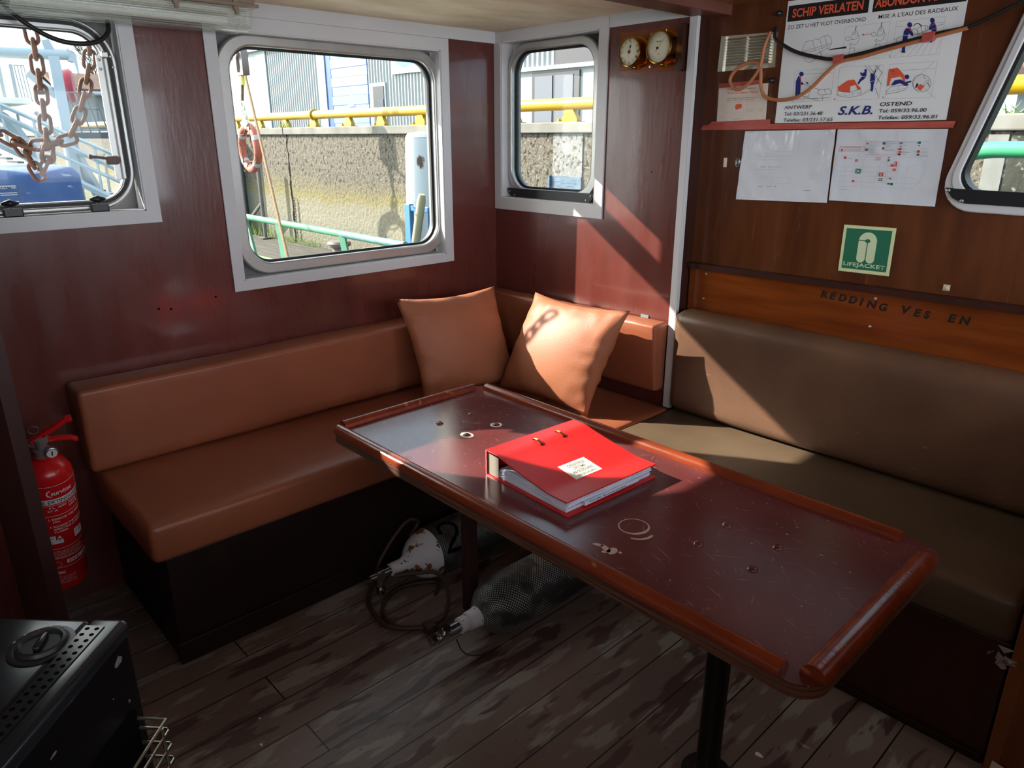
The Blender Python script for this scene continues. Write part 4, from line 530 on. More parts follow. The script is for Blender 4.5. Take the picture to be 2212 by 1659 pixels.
bm=BM(); box(bm,.549,.56,-1.728,-.46,.0,.07,.003); obj('plinth',bm,M['bench'],t)
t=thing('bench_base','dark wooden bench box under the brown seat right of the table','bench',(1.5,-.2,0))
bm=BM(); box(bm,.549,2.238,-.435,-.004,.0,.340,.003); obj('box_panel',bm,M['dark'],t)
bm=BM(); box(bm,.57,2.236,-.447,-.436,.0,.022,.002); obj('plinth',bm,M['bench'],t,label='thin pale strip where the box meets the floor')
def cush(name,label,cat,m,*a,**k):
    bm=BM(); cushion(bm,*a,**k); return tag(obj(name,bm,m,None,50),label,cat)
cush('seat_cushion','long tan leather seat cushion of the bench under the windows','cushion',M['tan2'],.006,.578,-1.757,-.005,.346,.463,bev=.022,seed=1)
cush('seat_cushion','tan seat cushion in the corner behind the table','cushion',M['tan2'],.58,.986,-.458,-.005,.346,.463,bev=.016,seed=2)
cush('seat_cushion','brown vinyl seat cushion below the dark backrest','cushion',M['oliveS'],.989,2.238,-.458,.058,.346,.463,bev=.02,seed=3)
cush('backrest_cushion','long tan leather backrest under the windows','cushion',M['tan2'],.006,.137,-1.772,-.14,.470,.735,bev=.016,seed=4,amp=.005)
b=BM(); cushion(b,.02,.955,-.095,-.008,.53,.792,bev=.012,seed=5,amp=.006)
for v in b.verts:
    k=max(0,min(1,(v.co.z-.53)/.26)); 
    if v.co.y<-.04: v.co.y+= .03*(1-k)
tag(obj('backrest_cushion',b,M['tan2'],None,50),'short tan backrest behind the two pillows','cushion')
b=BM(); cushion(b,.992,2.236,-.045,.062,.470,.85,bev=.04,seed=6,amp=.006); tag(obj('backrest_cushion',b,M['olive'],None,50),'dark brown vinyl backrest below the lettered board','cushion')
def pillow(label,TL,TR,BR,BL,th,seed,m):
    c=[Vector(p) for p in (TL,TR,BR,BL)]; n=((c[1]-c[0]).cross(c[3]-c[0])).normalized(); ctr=sum(c,Vector())/4
    N=28; bm=BM(); g={}
    for side in(1,-1):
        for j in range(N+1):
            for i in range(N+1):
                if side<0 and (i in(0,N) or j in(0,N)): g[side,i,j]=g[1,i,j]; continue
                s,t=i/N,j/N; p=(c[0]*(1-s)+c[1]*s)*(1-t)+(c[3]*(1-s)+c[2]*s)*t
                eu=4*s*(1-s); ev=4*t*(1-t)
                ins=.075*(eu*(1-ev)**2*0+0)
                # sides pulled in between the corners
                p=p+(ctr-p)*(.10*(eu*(1-min(1,ev*3))+ev*(1-min(1,eu*3))))
                b=(eu**.55)*(ev**.55)
                wr=0
                ed=min(s,1-s,t,1-t)
                if 0<ed<.3:
                    ang=s*7+t*5
                    al=t if ed in(s,1-s) else s
                    wr=.011*math.exp(-((ed-.1)/.08)**2)*(.75*math.sin(30*al+4*noise.noise(Vector((s*4,t*4,seed))))*(.6+noise.noise(Vector((al*5,seed,2))))+noise.noise(Vector((s*13,t*13,seed))))
                p=p+n*(side*(th*b)+wr*(1 if side>0 else .5)) 
                g[side,i,j]=bm.verts.new(p)
    for side in(1,-1):
        for j in range(N):
            for i in range(N):
                q=[g[side,i,j],g[side,i+1,j],g[side,i+1,j+1],g[side,i,j+1]]
                if len(set(q))==4:
                    try: bm.faces.new(q if side>0 else q[::-1])
                    except ValueError: pass
    return tag(obj('throw_pillow',bm,m,None,180),label,'pillow')
pillow('tan leather pillow in shade leaning in the left of the corner',(.198,-.692,.862),(.262,-.245,.860),(.375,-.215,.466),(.305,-.655,.468),.062,1,M['tan'])
pillow('sunlit tan leather pillow tilted on its corner right of the other',(.418,-.165,.846),(.915,-.185,.856),(.845,-.318,.468),(.372,-.335,.468),.072,2,M['tan'])
# ---------------------------------------------------------------- table
t=thing('table','maroon topped saloon table with fiddle rails on two posts','table',(1.385,-.955,0))
tp=rect(.655,2.122,-1.257,-.662,.055)
bm=BM(); prism(bm,tp,mapT,-.003,0); nf=len(bm.faces)
for a0,a1,w0,cx,cy_,r in((-.3,2*PI-.3,1,1.617,-1.051,.0335),(4.9,6.6,.8,1.636,-1.062,.034)):
    n=40; prev=None
    for k in range(n+1):
        a=a0+(a1-a0)*k/n; th=.0016+.0055*max(0,math.cos(a+.4))**2*w0; pin=mapT(cx+(r-th)*math.cos(a),cy_+(r-th)*math.sin(a),.0004); po_=mapT(cx+(r+.0012)*math.cos(a),cy_+(r+.0012)*math.sin(a),.0004)
        q=(bm.verts.new(pin),bm.verts.new(po_))
        if prev: bm.faces.new((prev[0],prev[1],q[1],q[0]))
        prev=q
for cx,cy_,rx,ry,an in((1.612,-1.166,.012,.005,.4),(1.632,-1.165,.016,.007,-.3),(1.648,-1.163,.010,.014,.2),(1.663,-1.156,.004,.004,0),(1.64,-1.176,.008,.005,.8)):
    poly(bm,[(cx+rx*math.cos(a*PI/8)*math.cos(an)-ry*math.sin(a*PI/8)*math.sin(an),cy_+rx*math.cos(a*PI/8)*math.sin(an)+ry*math.sin(a*PI/8)*math.cos(an)) for a in range(16)],mapT,.0005)
bm.faces.ensure_lookup_table()
for q in range(nf,len(bm.faces)): bm.faces[q].material_index=1
obj('table_top',bm,[M['table'],mat('cup_stain',(178,146,134),.4)],t)
bm=BM(); prism(bm,rect(.656,2.121,-1.256,-.663,.055),mapT,-.028,-.003); obj('table_edge',bm,M['ply'],t,label='worn plywood edge of the table top')
def fiddle(a,b,r=.017):
    bm=BM(); a=Vector((*a,.63)); b=Vector((*b,.63)); d=(b-a).normalized(); s=Vector((0,0,1)).cross(d)
    pr=[(r*1.05*math.cos(PI*k/10),r*1.15*math.sin(PI*k/10)) for k in range(11)]
    A=[bm.verts.new(a+s*x+Vector((0,0,y))) for x,y in pr]; B=[bm.verts.new(b+s*x+Vector((0,0,y))) for x,y in pr]
    for k in range(10): bm.faces.new((A[k],A[k+1],B[k+1],B[k]))
    bm.faces.new((A[0],B[0],B[10],A[10])); bm.faces.new(A); bm.faces.new(B); obj('fiddle_rail',bm,M['rail'],t,50)
fiddle((.672,-1.215),(.672,-.715)); fiddle((.69,-1.239),(2.062,-1.239)); fiddle((.705,-.68),(2.04,-.68)); fiddle((2.102,-1.222),(2.102,-.738),.021)
bm=BM(); box(bm,.908,.945,-.972,-.935,0,.602,.002); box(bm,.85,1.0,-1.03,-.88,.592,.602); obj('leg',bm,M['leg'],t,label='square dark red post')
bm=BM(); lathe(bm,[(.06,0),(.06,.006),(.03,.008),(.027,.012),(.027,.594),(.075,.596),(.075,.602)],Matrix.Translation((1.80,-.955,0)),24); obj('leg',bm,M['legblack'],t,40,label='round black tube post')
for x,y in((1.754,-.898),(1.754,-1.01),(1.875,-.902),(1.88,-1.013),(.847,-.991),(.97,-.876),(.97,-.989),(.853,-.874)):
    bm=BM(); lathe(bm,[(.011,0),(.0105,.002),(.007,.0045),(.001,.0055)],axisM((x,y,.63),(0,0,1)),16); obj('bolt_cap',bm,M['table'],t,60)
for x,y,s in((.97,-.876,1),(.97,-.989,2)):
    bm=BM(); poly(bm,[(x+.018*s**.3*math.cos(a*PI/9)*(1+.3*noise.noise(Vector((x*9+a,s,0)))),y+.018*math.sin(a*PI/9)*(1+.3*noise.noise(Vector((a,y*9,s))))) for a in range(18)],mapT,.0004); obj('bare_patch',bm,M['sticker'],t,label='pale worn ring round a bolt cap')
# ---------------------------------------------------------------- binder
bt=thing('ring_binder','red lever arch binder lying on the table','binder',(1.34,-.97,.6305))
ang=math.radians(-2.6); ex=Vector((math.cos(ang),math.sin(ang),0)); ey=Vector((-math.sin(ang),math.cos(ang),0)); bo=Vector((1.200,-1.117,.6305))
def Bm(u,v,w): return bo+ex*u+ey*v+Vector((0,0,w))
BW,BH=.292,.311
bm=BM(); prism(bm,rect(.0,BW,0,BH,.004),Bm,0,.003); obj('back_cover',bm,M['red'],bt)
bm=BM(); prism(bm,rect(-.001,.003,0,BH),Bm,.0,.066); obj('spine',bm,M['red'],bt)
def covz(u): # sagging front cover
    s=u/BW; return .066-.031*(min(1,max(0,s-.16)/.62)**.8)*1.0-.002*s+.006*max(0,s-.8)
bm=BM(); nu=18; T0=[];T1=[]
for i in range(nu+1):
    u=BW*i/nu*.99; z=covz(u); T0.append([bm.verts.new(Bm(u,v,z)) for v in(0,BH)]); T1.append([bm.verts.new(Bm(u,v,z+.003)) for v in(0,BH)])
for i in range(nu):
    for A in(T0,T1): bm.faces.new((A[i][0],A[i+1][0],A[i+1][1],A[i][1]))
    for e in(0,1): bm.faces.new((T0[i][e],T0[i+1][e],T1[i+1][e],T1[i][e]))
for i in(0,nu): bm.faces.new((T0[i][0],T0[i][1],T1[i][1],T1[i][0]))
obj('front_cover',bm,M['red'],bt,40)
bm=BM()
for i in range(nu+1): pass
pr=[(.004,.0035),(.004,.062)]+[(BW*i/12,covz(BW*i/12)-.0008) for i in range(1,5)]
prism(bm,[(.0035,.004),(.0035,.06),(.045,.058),(.045,.004)],lambda u,v,w:Bm(u,w,v),.004,.0045); obj('inner_lining',bm,mat('grey_board',(138,130,118),.7),bt,label='pale inside of the spine')
bm=BM(); r=random.Random(3)
for k in range(9):
    z0=.0035+k*.0031; e=r.uniform(-.004,.003); u0=.03+.0042*k*.5
    pts=[(u0+(BW-.012+e-u0)*i/10,min(z0+.0026,covz(u0+(BW-.012+e-u0)*i/10)-.001)) for i in range(11)]
    pl=[(u0,z0)]+[(BW-.012+e,z0)]+pts[::-1]
    if pts[-1][1]>z0+.0006: prism(bm,pl,lambda u,v,w:Bm(u,w,v),.008+r.uniform(0,.004),BH-.008)
obj('paper_block',bm,M['paperblue'],bt)
bm=BM(); prism(bm,[(.06,.008),(.245,.010),(.25,.012),(.25,.016),(.245,.018),(.06,.018)],lambda u,v,w:Bm(BW-.012+w,u,v),0,.009)
lx=Bm(0,0,0); addmesh(bm,textm('Oude documenten',.075,.0115,.2,.0165,lambda u,v,w:Bm(BW-.0025+w,u,v)),1); obj('index_tab',bm,[M['paperblue'],M['ink']],bt)
bm=BM(); lab=[(.158,.098),(.222,.098),(.222,.188),(.158,.188)]
def Lm(u,v,w): return Bm(u,v,covz(u)+.003+w)
prism(bm,lab,Lm,.0001,.0005)
for i,(s,a,b) in enumerate((('ORIGINELE',.118,.176),('DIPLOMA',.125,.165),('PROCEDURES',.112,.178),('EN BIJLAGEN',.114,.174))):
    uu=.166+i*.0145
    addmesh(bm,textm(s,a,0,b,.009,lambda u,v,w,uu=uu:Lm(uu+.009-v,u,w),.0008,.2),1)
stroke(bm,[(.178,.12),(.178,.175)],.0008,Lm,.0008,mi=1); stroke(bm,[(.192,.128),(.192,.165)],.0008,Lm,.0008,mi=1)
obj('label',bm,[M['sticker'],M['ink']],bt,label='handwritten cream label on the cover')
for v in(.112,.192):
    bm=BM(); prism(bm,fillet([(.028,v+.018),(.066,v+.018),(.066,v+.026),(.028,v+.026)],.0035),Lm,.0001,.0007,1)
    for q in(-1,1): tube(bm,[Lm(.03+.034*k/8,v+.022+q*.0026*math.sin(PI*k/8*1.0+ (0 if q>0 else 0)),.001+.0035*math.sin(PI*k/8)) for k in range(9)],.0013,6)
    obj('ring_loop',bm,[M['brass'],M['hole']],bt,label='steel binder ring showing through a slot')
# ---------------------------------------------------------------- wall_back fittings
gb=thing('wooden_plaque','brown wooden plaque holding the clock and the barometer','plaque',(.8,-.001,1.65))
bm=BM(); prism(bm,rect(.674,.94,1.656,1.782),mapB,.001,.012); obj('board',bm,M['board'],gb)
bm=BM(); prism(bm,[(.668,1.649),(.945,1.649),(.94,1.657),(.674,1.657)],mapB,.001,.016); obj('bottom_moulding',bm,M['board'],gb)
bm=BM(); prism(bm,fillet([(.925,1.645),(.95,1.645),(.95,1.788),(.925,1.788)],.008),mapB,.001,.03); obj('end_block',bm,M['dark'],gb,40,label='dark end block on the right of the plaque')
for z in(1.765,1.668):
    bm=BM(); lathe(bm,[(.006,0),(.006,.002),(.0025,.0025),(.002,.0005)],axisM((.812,-.012,z),(0,-1,0)),12); obj('screw_cup',bm,M['steel'],gb,40)
def dial(name,label,cat,x,z,r):
    t=thing(name,label,cat,(x,-.013,z-r))
    bm=BM(); lathe(bm,[(r*1.16,0),(r*1.17,.003),(r*1.1,.006),(r*1.02,.008),(r*1.03,.04),(r*1.06,.044),(r*1.05,.05),(r*.97,.052),(r*.95,.046),(r*.1,.046)],axisM((x,-.013,z),(0,-1,0)),40); obj('case',bm,M['brass'],t,35)
    bm=BM(); lathe(bm,[(r*.97,0),(r*.97,.001)],axisM((x,-.0595,z),(0,-1,0)),40)
    return t,bm
mp=lambda u,v,w:Vector((u,-.0608-w,v))
t,bm=dial('ship_clock','brass ship clock with roman numerals','clock',.757,1.713,.045); x,z=.757,1.713
for k in range(12):
    a=PI/2-k*PI/6; d=Vector((math.cos(a),math.sin(a))); big=k in(3,4); nst={0:3,1:1,2:2,3:3,4:3,5:1,6:2,7:3,8:2,9:2,10:1,11:2}[k]
    for q in range(nst):
        o=Vector((-d.y,d.x))*(q-(nst-1)/2)*.0026; stroke(bm,[Vector((x,z))+d*.031+o,Vector((x,z))+d*.039+o],.0018 if big else .0011,mp,0,mi=1)
ringp=[(x+.0415*math.cos(k*PI/24),z+.0415*math.sin(k*PI/24)) for k in range(48)]; stroke(bm,ringp,.0005,mp,0,True,1)
addmesh(bm,textm('QUARTZ',x-.008,z+.012,x+.008,z+.0145,mp,0),1)
obj('dial_face',bm,[M['cream'],M['ink']],t)
bm=BM(); stroke(bm,[(x,z),(x+.0035,z+.018)],.002,mp,.001); stroke(bm,[(x-.004,z-.016),(x+.008,z+.03)],.0009,mp,.0012); poly(bm,[(x+.0035+.004*math.cos(k),z+.017+.004*math.sin(k)) for k in range(6)],mp,.0012); obj('hands',bm,M['ink'],t)
bm=BM(); lathe(bm,[(.0055,0),(.0055,.002),(.003,.003)],axisM((x,-.062,z),(0,-1,0)),16); obj('hub',bm,M['hub'],t)
bm=BM(); lathe(bm,[(.043,0),(.038,.004),(.026,.008),(.012,.0105),(.001,.011)],axisM((x,-.0615,z),(0,-1,0)),40,False); obj('dome_glass',bm,M['glass'],t,180)
t,bm=dial('barometer','brass barometer right of the clock','barometer',.878,1.718,.0485); x,z=.878,1.718
arc=lambda r,a0,a1,n=30:[(x+r*math.cos(math.radians(a0+(a1-a0)*k/n)),z+r*math.sin(math.radians(a0+(a1-a0)*k/n))) for k in range(n+1)]
stroke(bm,arc(.042,-40,220),.0006,mp,0,mi=1); stroke(bm,arc(.034,-20,40),.0005,mp,0,mi=1); stroke(bm,arc(.034,60,110),.0005,mp,0,mi=1); stroke(bm,arc(.034,130,190),.0005,mp,0,mi=1); stroke(bm,arc(.036,230,300),.0004,mp,0,mi=1)
for k in range(21):
    a=math.radians(-30+k*12); stroke(bm,[(x+.038*math.cos(a),z+.038*math.sin(a)),(x+.041*math.cos(a),z+.041*math.sin(a))],.0006,mp,0,mi=1)
addmesh(bm,textm('Barometer',x-.010,z+.016,x+.010,z+.0195,mp,0),1); addmesh(bm,textm('hPa',x-.003,z-.022,x+.006,z-.018,mp,0),1)
obj('dial_face',bm,[M['cream'],M['ink']],t)
bm=BM(); stroke(bm,[(x-.012,z-.013),(x+.024,z+.029)],.001,mp,.001); obj('needle',bm,M['ink'],t)
bm=BM(); lathe(bm,[(.004,0),(.004,.002),(.002,.003)],axisM((x-.004,-.062,z-.002),(0,-1,0)),16); obj('hub',bm,M['ink'],t)
bm=BM(); tube(bm,[(x+.005,-.03,z+.05),(x+.005,-.03,z+.057)],.003,10); obj('hanger_knob',bm,M['brass'],t)
bm=BM(); lathe(bm,[(.0465,0),(.041,.004),(.028,.0085),(.013,.011),(.001,.0115)],axisM((x,-.0615,z),(0,-1,0)),40,False); obj('dome_glass',bm,M['glass'],t,180)
bm=BM(); prism(bm,rect(.825,.861,.772,.800),mapB,.0005,.003); tag(obj('foil_patch',bm,M['foam'],None),'small grey foil patch on the red wall above the short backrest','patch')
# ---------------------------------------------------------------- wall_right fittings
inkm=[M['poster'],M['black'],M['blue'],M['orange'],M['pred'],M['pwhite'],M['grey'],M['faint'],M['green'],M['teal'],M['pink']]; inkn=['base','black','blue','orange','red','white','grey','faint','green','teal','pink']
def sheet(name,label,cat,corners,L,base,th=.0012,amp=0,seed=0,w=.0015,nu=14,nv=10):
    bm=BM(); w=.0015+amp*.75; rough_quad_sheet(bm,corners,mapC,w,th,nu,nv,amp,seed); printed(bm,L,mapC,w+th+amp*.9,inkn)
    return tag(obj(name,bm,[base]+inkm[1:],None),label,cat)
sheet('safety_poster','large white abandon ship poster with life raft drawings','poster',((1.25,1.479),(1.743,1.481),(1.743,1.826),(1.25,1.824)),POSTER,M['poster'],nu=2,nv=2)
sheet('signal_card','small rescue signal card left of the large poster','card',((1.04,1.483),(1.217,1.485),(1.213,1.598),(1.037,1.597)),RESCUE,M['card'],nu=2,nv=2)
bm=BM(); rough_quad_sheet(bm,((1.036,1.590),(1.185,1.596),(1.186,1.609),(1.036,1.604)),mapC,.003,.0006,8,2,.0008,4); tag(obj('tape_strip',bm,M['tapered'],None),'short red tape along the top of the signal card','tape')
bm=BM(); rough_quad_sheet(bm,((1.0,1.468),(1.235,1.473),(1.235,1.491),(1.022,1.486)),mapC,.0042,.0006,8,2,.0008,8); tag(obj('tape_strip',bm,M['tapered'],None),'short red tape below the signal card','tape')
bm=BM(); rough_quad_sheet(bm,((.978,1.460),(1.765,1.461),(1.768,1.478),(.99,1.476)),mapC,.0056,.0006,26,2,.0008,2); tag(obj('tape_strip',bm,M['tapered'],None),'long red tape across the wall under the large poster','tape')
sheet('laminated_drawing','wrinkled laminated ship drawing left of the coloured plan','sheet',((1.142,1.239),(1.452,1.246),(1.449,1.459),(1.152,1.455)),DRAW,M['plastic'],amp=.007,seed=3,nu=40,nv=30)
sheet('laminated_plan','laminated safety plan with small coloured symbols','sheet',((1.456,1.254),(1.755,1.254),(1.753,1.458),(1.454,1.459)),PLAN,M['plastic'],amp=.0035,seed=11,nu=30,nv=20)
bm=BM(); prism(bm,[(1.455,1.25),(1.757,1.249),(1.755,1.27),(1.456,1.27)],mapC,.0004,.0009)
bm.free()
# lifejacket sign
bm=BM(); prism(bm,[(1.514,1.045),(1.664,1.047),(1.663,1.187),(1.513,1.185)],mapC,.0005,.003,0)
poly(bm,[(1.523,1.055),(1.655,1.057),(1.654,1.178),(1.522,1.176)],mapC,.0032,1)
def arch(cx,z0,z1,r):
    return [(cx-r,z0)]+[(cx-r*math.cos(k*PI/14),z1+r*math.sin(k*PI/14)) for k in range(15)]+[(cx+r,z0)]
def capsule(cx,z0,z1,r): return [(cx+r*math.cos(PI+k*PI/10),z0+r*math.sin(PI+k*PI/10)) for k in range(11)]+[(cx+r,z1),(cx-r,z1)]
poly(bm,arch(1.5895,1.142,1.142,.0265),mapC,.0034,2)
for s in(-1,1): poly(bm,capsule(1.5895+s*.0139,1.090,1.144,.0126),mapC,.0035+.0001*s,2)
poly(bm,[(1.5895+.0075*math.cos(k*PI/8),1.143+.0058*math.sin(k*PI/8)) for k in range(16)],mapC,.004,1)
stroke(bm,[(1.5895,1.08),(1.5895,1.14)],.0016,mapC,.0041,mi=1)
addmesh(bm,textm('LIFEJACKET',1.5275,1.0605,1.6505,1.0755,mapC,.0036,0,.5),2)
tag(obj('lifejacket_sign',bm,[M['glow'],M['green'],mat('sign_symbol',(206,222,184),.45)],None),'green lifejacket sign on the brown wall','sign')
# lettered board and moulding
lb=thing('lettered_board','varnished wooden board with black stencilled letters','board',(1.6,.069,.84))
bm=BM(); prism(bm,[(.992,.835),(3.0,.835),(3.0,1.004),(.992,.996)],mapC,.001,.018)
def letter(bm,s,x0,x1,z,h=.024): addmesh(bm,textm(s,x0,z,x1,z+h,mapC,.0186,.18,2.0),1)
for s,x0,x1,zb in(('R',1.477,1.50,.9565),('E',1.505,1.528,.956),('D',1.534,1.559,.9545),('D',1.566,1.591,.953),('I',1.599,1.611,.951),('N',1.620,1.651,.948),('G',1.657,1.682,.945),('V',1.720,1.748,.948),('E',1.755,1.776,.944),('S',1.782,1.799,.943),('E',1.845,1.868,.944),('N',1.874,1.902,.943)):
    letter(bm,s,x0,x1,zb)
obj('plank',bm,[M['board'],mat('stencil_black',(26,16,14),.5)],lb)
bm=BM(); prism(bm,[(.986,.993),(3.0,1.005),(3.0,1.020),(.986,1.011)],mapC,.001,.036); obj('moulding',bm,M['dark'],lb,label='dark ledge along the top of the board')
for x,z in((1.06,.977),(1.057,.888),(1.644,.979),(1.641,.892)):
    bm=BM(); lathe(bm,[(.004,0),(.0042,.0015),(.002,.0025)],axisM((x,.052,z),(0,-1,0)),12); obj('screw',bm,M['alu'],lb)
bm=BM(); s=.0085
A=[bm.verts.new(mapC(1.822+a*s,1.036+b*s,.001)) for a,b in((-1,-1),(1,-1),(1,1),(-1,1))]; B=[bm.verts.new(mapC(1.822+a*s,1.036+b*s,.004)) for a,b in((-1,-1),(1,-1),(1,1),(-1,1))]; cc=bm.verts.new(mapC(1.822,1.036,.009))
bm.faces.new(A)
for k in range(4): bm.faces.new((A[k],A[(k+1)%4],B[(k+1)%4],B[k])); bm.faces.new((B[k],B[(k+1)%4],cc))
tag(obj('square_stud',bm,mat('bone_stud',(206,186,160),.4),None),'small square stud right of the lifejacket sign','stud')
bm=BM(); prism(bm,rect(1.079,1.091,1.341,1.371),mapC,.0005,.002); tag(obj('white_tag',bm,M['sticker'],None),'small white blank tag left of the laminated drawing','tag')
bm=BM(); tube(bm,[mapC(1.133+.008*math.cos(k*PI/12),1.357+.013*math.sin(k*PI/12),.003) for k in range(24)],.0018,6,True); tube(bm,[mapC(1.133+.004*math.cos(k*PI/8),1.357+.006*math.sin(k*PI/8),.003) for k in range(16)],.0016,6,True); tag(obj('metal_grommet',bm,M['alu'],None),'small oval metal ring beside the white tag','ring')
# vent
vt=thing('vent_grille','shiny metal louvre vent high on the brown wall','vent',(1.13,.069,1.64))
bm=BM(); prism(bm,[(1.032,1.641),(1.229,1.643),(1.225,1.743),(1.036,1.747)],mapC,.001,.004); prism(bm,[(1.032,1.641),(1.05,1.641),(1.052,1.745),(1.036,1.747)],mapC,.004,.012); obj('plate',bm,M['galv'],vt)
for c0,c1 in((1.062,1.128),(1.138,1.212)):
    bm=BM()
    for k in range(10):
        z=1.656+k*.0083; P=[(0,0),(.010,.0008),(.013,.0025),(.009,.0055),(0,.0066)]
        A=[bm.verts.new(mapC(c0,z+b,.004+a)) for a,b in P]; B=[bm.verts.new(mapC(c1,z+b,.004+a)) for a,b in P]
        for q in range(4): bm.faces.new((A[q],A[q+1],B[q+1],B[q]))
        bm.faces.new(A); bm.faces.new(B)
    obj('louvres',bm,M['galv'],vt,30)
# cables
V=Vector
bm=BM(); tube(bm,smoothpts([mapC(1.228,1.752,.02),mapC(1.233,1.738,.03),mapC(1.243,1.716,.035),mapC(1.300,1.682,.03),mapC(1.36,1.663,.024),mapC(1.419,1.652,.02),mapC(1.48,1.659,.018),mapC(1.547,1.670,.018),mapC(1.685,1.695,.016),mapC(1.77,1.708,.02),mapC(1.90,1.757,.05),mapC(2.0,1.80,.09)],6),.0055,8); tag(obj('cable',bm,M['cabblack'],None,60),'black cable sagging across the large poster','cable')
bm=BM(); tube(bm,smoothpts([mapC(1.218,1.742,.03),mapC(1.204,1.70,.034),mapC(1.2,1.655,.036),mapC(1.188,1.625,.036),mapC(1.15,1.589,.034),mapC(1.115,1.584,.03),mapC(1.093,1.61,.03),mapC(1.11,1.640,.03),mapC(1.15,1.658,.032),mapC(1.19,1.655,.034),mapC(1.202,1.63,.036),mapC(1.206,1.59,.034),mapC(1.222,1.558,.03),mapC(1.265,1.546,.026),mapC(1.32,1.551,.024),mapC(1.365,1.577,.022),mapC(1.40,1.612,.020),mapC(1.44,1.643,.020),mapC(1.50,1.6525,.019),mapC(1.56,1.665,.019),mapC(1.685,1.689,.017),mapC(1.76,1.702,.02)],6),.0055,8); tag(obj('cable',bm,M['cabbrown'],None,60),'brown cable looping over the vent and the poster','cable')
for i,(x,z) in enumerate(((1.433,1.651),(1.667,1.689))):
    bm=BM(); prism(bm,fillet([(x-.011,z-.013),(x+.016,z-.008),(x+.018,z+.012),(x-.012,z+.009)],.003),mapC,.004,.028); tag(obj('cable_tape',bm,M['tapered'],None),('red tape holding both cables where they meet on the poster','red tape holding the cables near the right poster edge')[i],'tape')
for x,z,l in((1.229,1.793,'black hook above the vent corner'),(1.228,1.605,'black hook on the wall right of the signal card')):
    bm=BM(); lathe(bm,[(.009,0),(.009,.004),(.004,.006),(.004,.012),(.008,.015),(.003,.02)],axisM(mapC(x,z,.001),(0,-1,0)),12); tag(obj('wall_hook',bm,M['blackp'],None,40),l,'hook')
# ---------------------------------------------------------------- ceiling lamp
lm=thing('strip_lamp','clear covered fluorescent lamp on the ceiling above the left window','lamp',(.13,-1.42,1.74))
Y0,Y1=-1.79,-1.14
bm=BM(); box(bm,.05,.205,Y0-.0,Y1+.012,1.806,1.845,.006); box(bm,.04,.215,Y0-.006,Y1+.018,1.798,1.808,.003); obj('housing',bm,M['lampbase'],lm)
bm=BM(); box(bm,.075,.18,Y0+.03,Y1-.03,1.783,1.797,.004); obj('tray',bm,M['lampwhite'],lm)
pr=[(.052,1.797),(.050,1.77),(.056,1.75),(.075,1.738),(.18,1.738),(.199,1.75),(.205,1.77),(.203,1.797)]
bm=BM(); n=len(pr); rows=[]
for y,s in((Y0-.001,.9),(Y0+.004,1),(Y1-.004,1),(Y1+.001,.9)):
    rows.append([bm.verts.new(V((.1275+(x-.1275)*s,y,1.797+(z-1.797)*s))) for x,z in pr])
for a,b in zip(rows,rows[1:]):
    for k in range(n-1): bm.faces.new((a[k],a[k+1],b[k+1],b[k]))
bm.faces.new(rows[0]); bm.faces.new(rows[-1]); obj('ribbed_cover',bm,M['lens'],lm,40)
bm=BM(); lathe(bm,[(.013,0),(.013,Y1-Y0-.1)],axisM((.128,Y0+.05,1.767),(0,1,0)),16); obj('tube_bulb',bm,mat('lamp_tube',(226,228,222),.3),lm,40)
for y in(Y0+.12,-1.36,Y1-.05):
    bm=BM(); box(bm,.203,.213,y-.008,y+.008,1.786,1.815,.002); box(bm,.207,.214,y-.005,y+.005,1.776,1.787); obj('clip',bm,M['lampbase'],lm)
bm=BM(); tube(bm,smoothpts([(.16,-1.795,1.80),(.10,-1.772,1.79),(.05,-1.73,1.751),(.035,-1.675,1.712),(.03,-1.62,1.689),(.03,-1.565,1.685),(.024,-1.52,1.696),(.015,-1.49,1.72),(.006,-1.483,1.745),(-.004,-1.482,1.756)],6),.0065,8); tag(obj('lamp_cable',bm,M['cabblack'],None,60),'black cable hanging below the strip lamp across the left window','cable')
# ---------------------------------------------------------------- fire extinguisher
EX=V((.092,-1.897,.148)); er=.066
ext=thing('fire_extinguisher','red fire extinguisher half hidden by the dark bulkhead','extinguisher',EX)
EXT=Matrix.Translation(EX)@Matrix.Rotation(.19,4,'Y')@Matrix.Translation(-EX)
Mx=Matrix.Translation(EX)
bm=BM(); lathe(bm,[(.02,0),(er-.012,0),(er-.002,.008),(er,.02),(er,.405),(er-.004,.425),(er-.018,.447),(er-.043,.463),(.024,.470),(.018,.474)],Mx,48); obj('cylinder',bm,M['extred'],ext,40)
bm=BM(); lathe(bm,[(.021,.468),(.021,.492),(.014,.494),(.014,.515),(.019,.517),(.019,.53),(.01,.535)],Mx,20); tube(bm,[EX+V((.0,0,.5)),EX+V((-.03,-.03,.503)),EX+V((-.05,-.05,.5))],.011,10); obj('valve',bm,M['block'],ext,40)
g=V((.62,-.78,0)); 
cv=V((2.457,-2.203,0))-V((EX.x,EX.y,0)); cv.normalize(); sv=V((-cv.y,cv.x,0))   # towards the room, and sideways
bm=BM(); lathe(bm,[(.015,0),(.016,.003),(.016,.012),(.013,.014)],axisM(EX+V((0,0,.494))+sv*.02+cv*.018,cv),20,mi=0); lathe(bm,[(.013,0),(.013,.001)],axisM(EX+V((0,0,.494))+sv*.02+cv*.033,cv),16,mi=1); q=EX+V((0,0,.494))+sv*.02+cv*.0345; stroke(bm,[(0,-.005),(.001,.008)],.003,lambda u,v,w:q+sv*u+V((0,0,v))+cv*w,.0008,mi=2); obj('pressure_gauge',bm,[M['steel'],M['wprint'],M['ink']],ext,40)
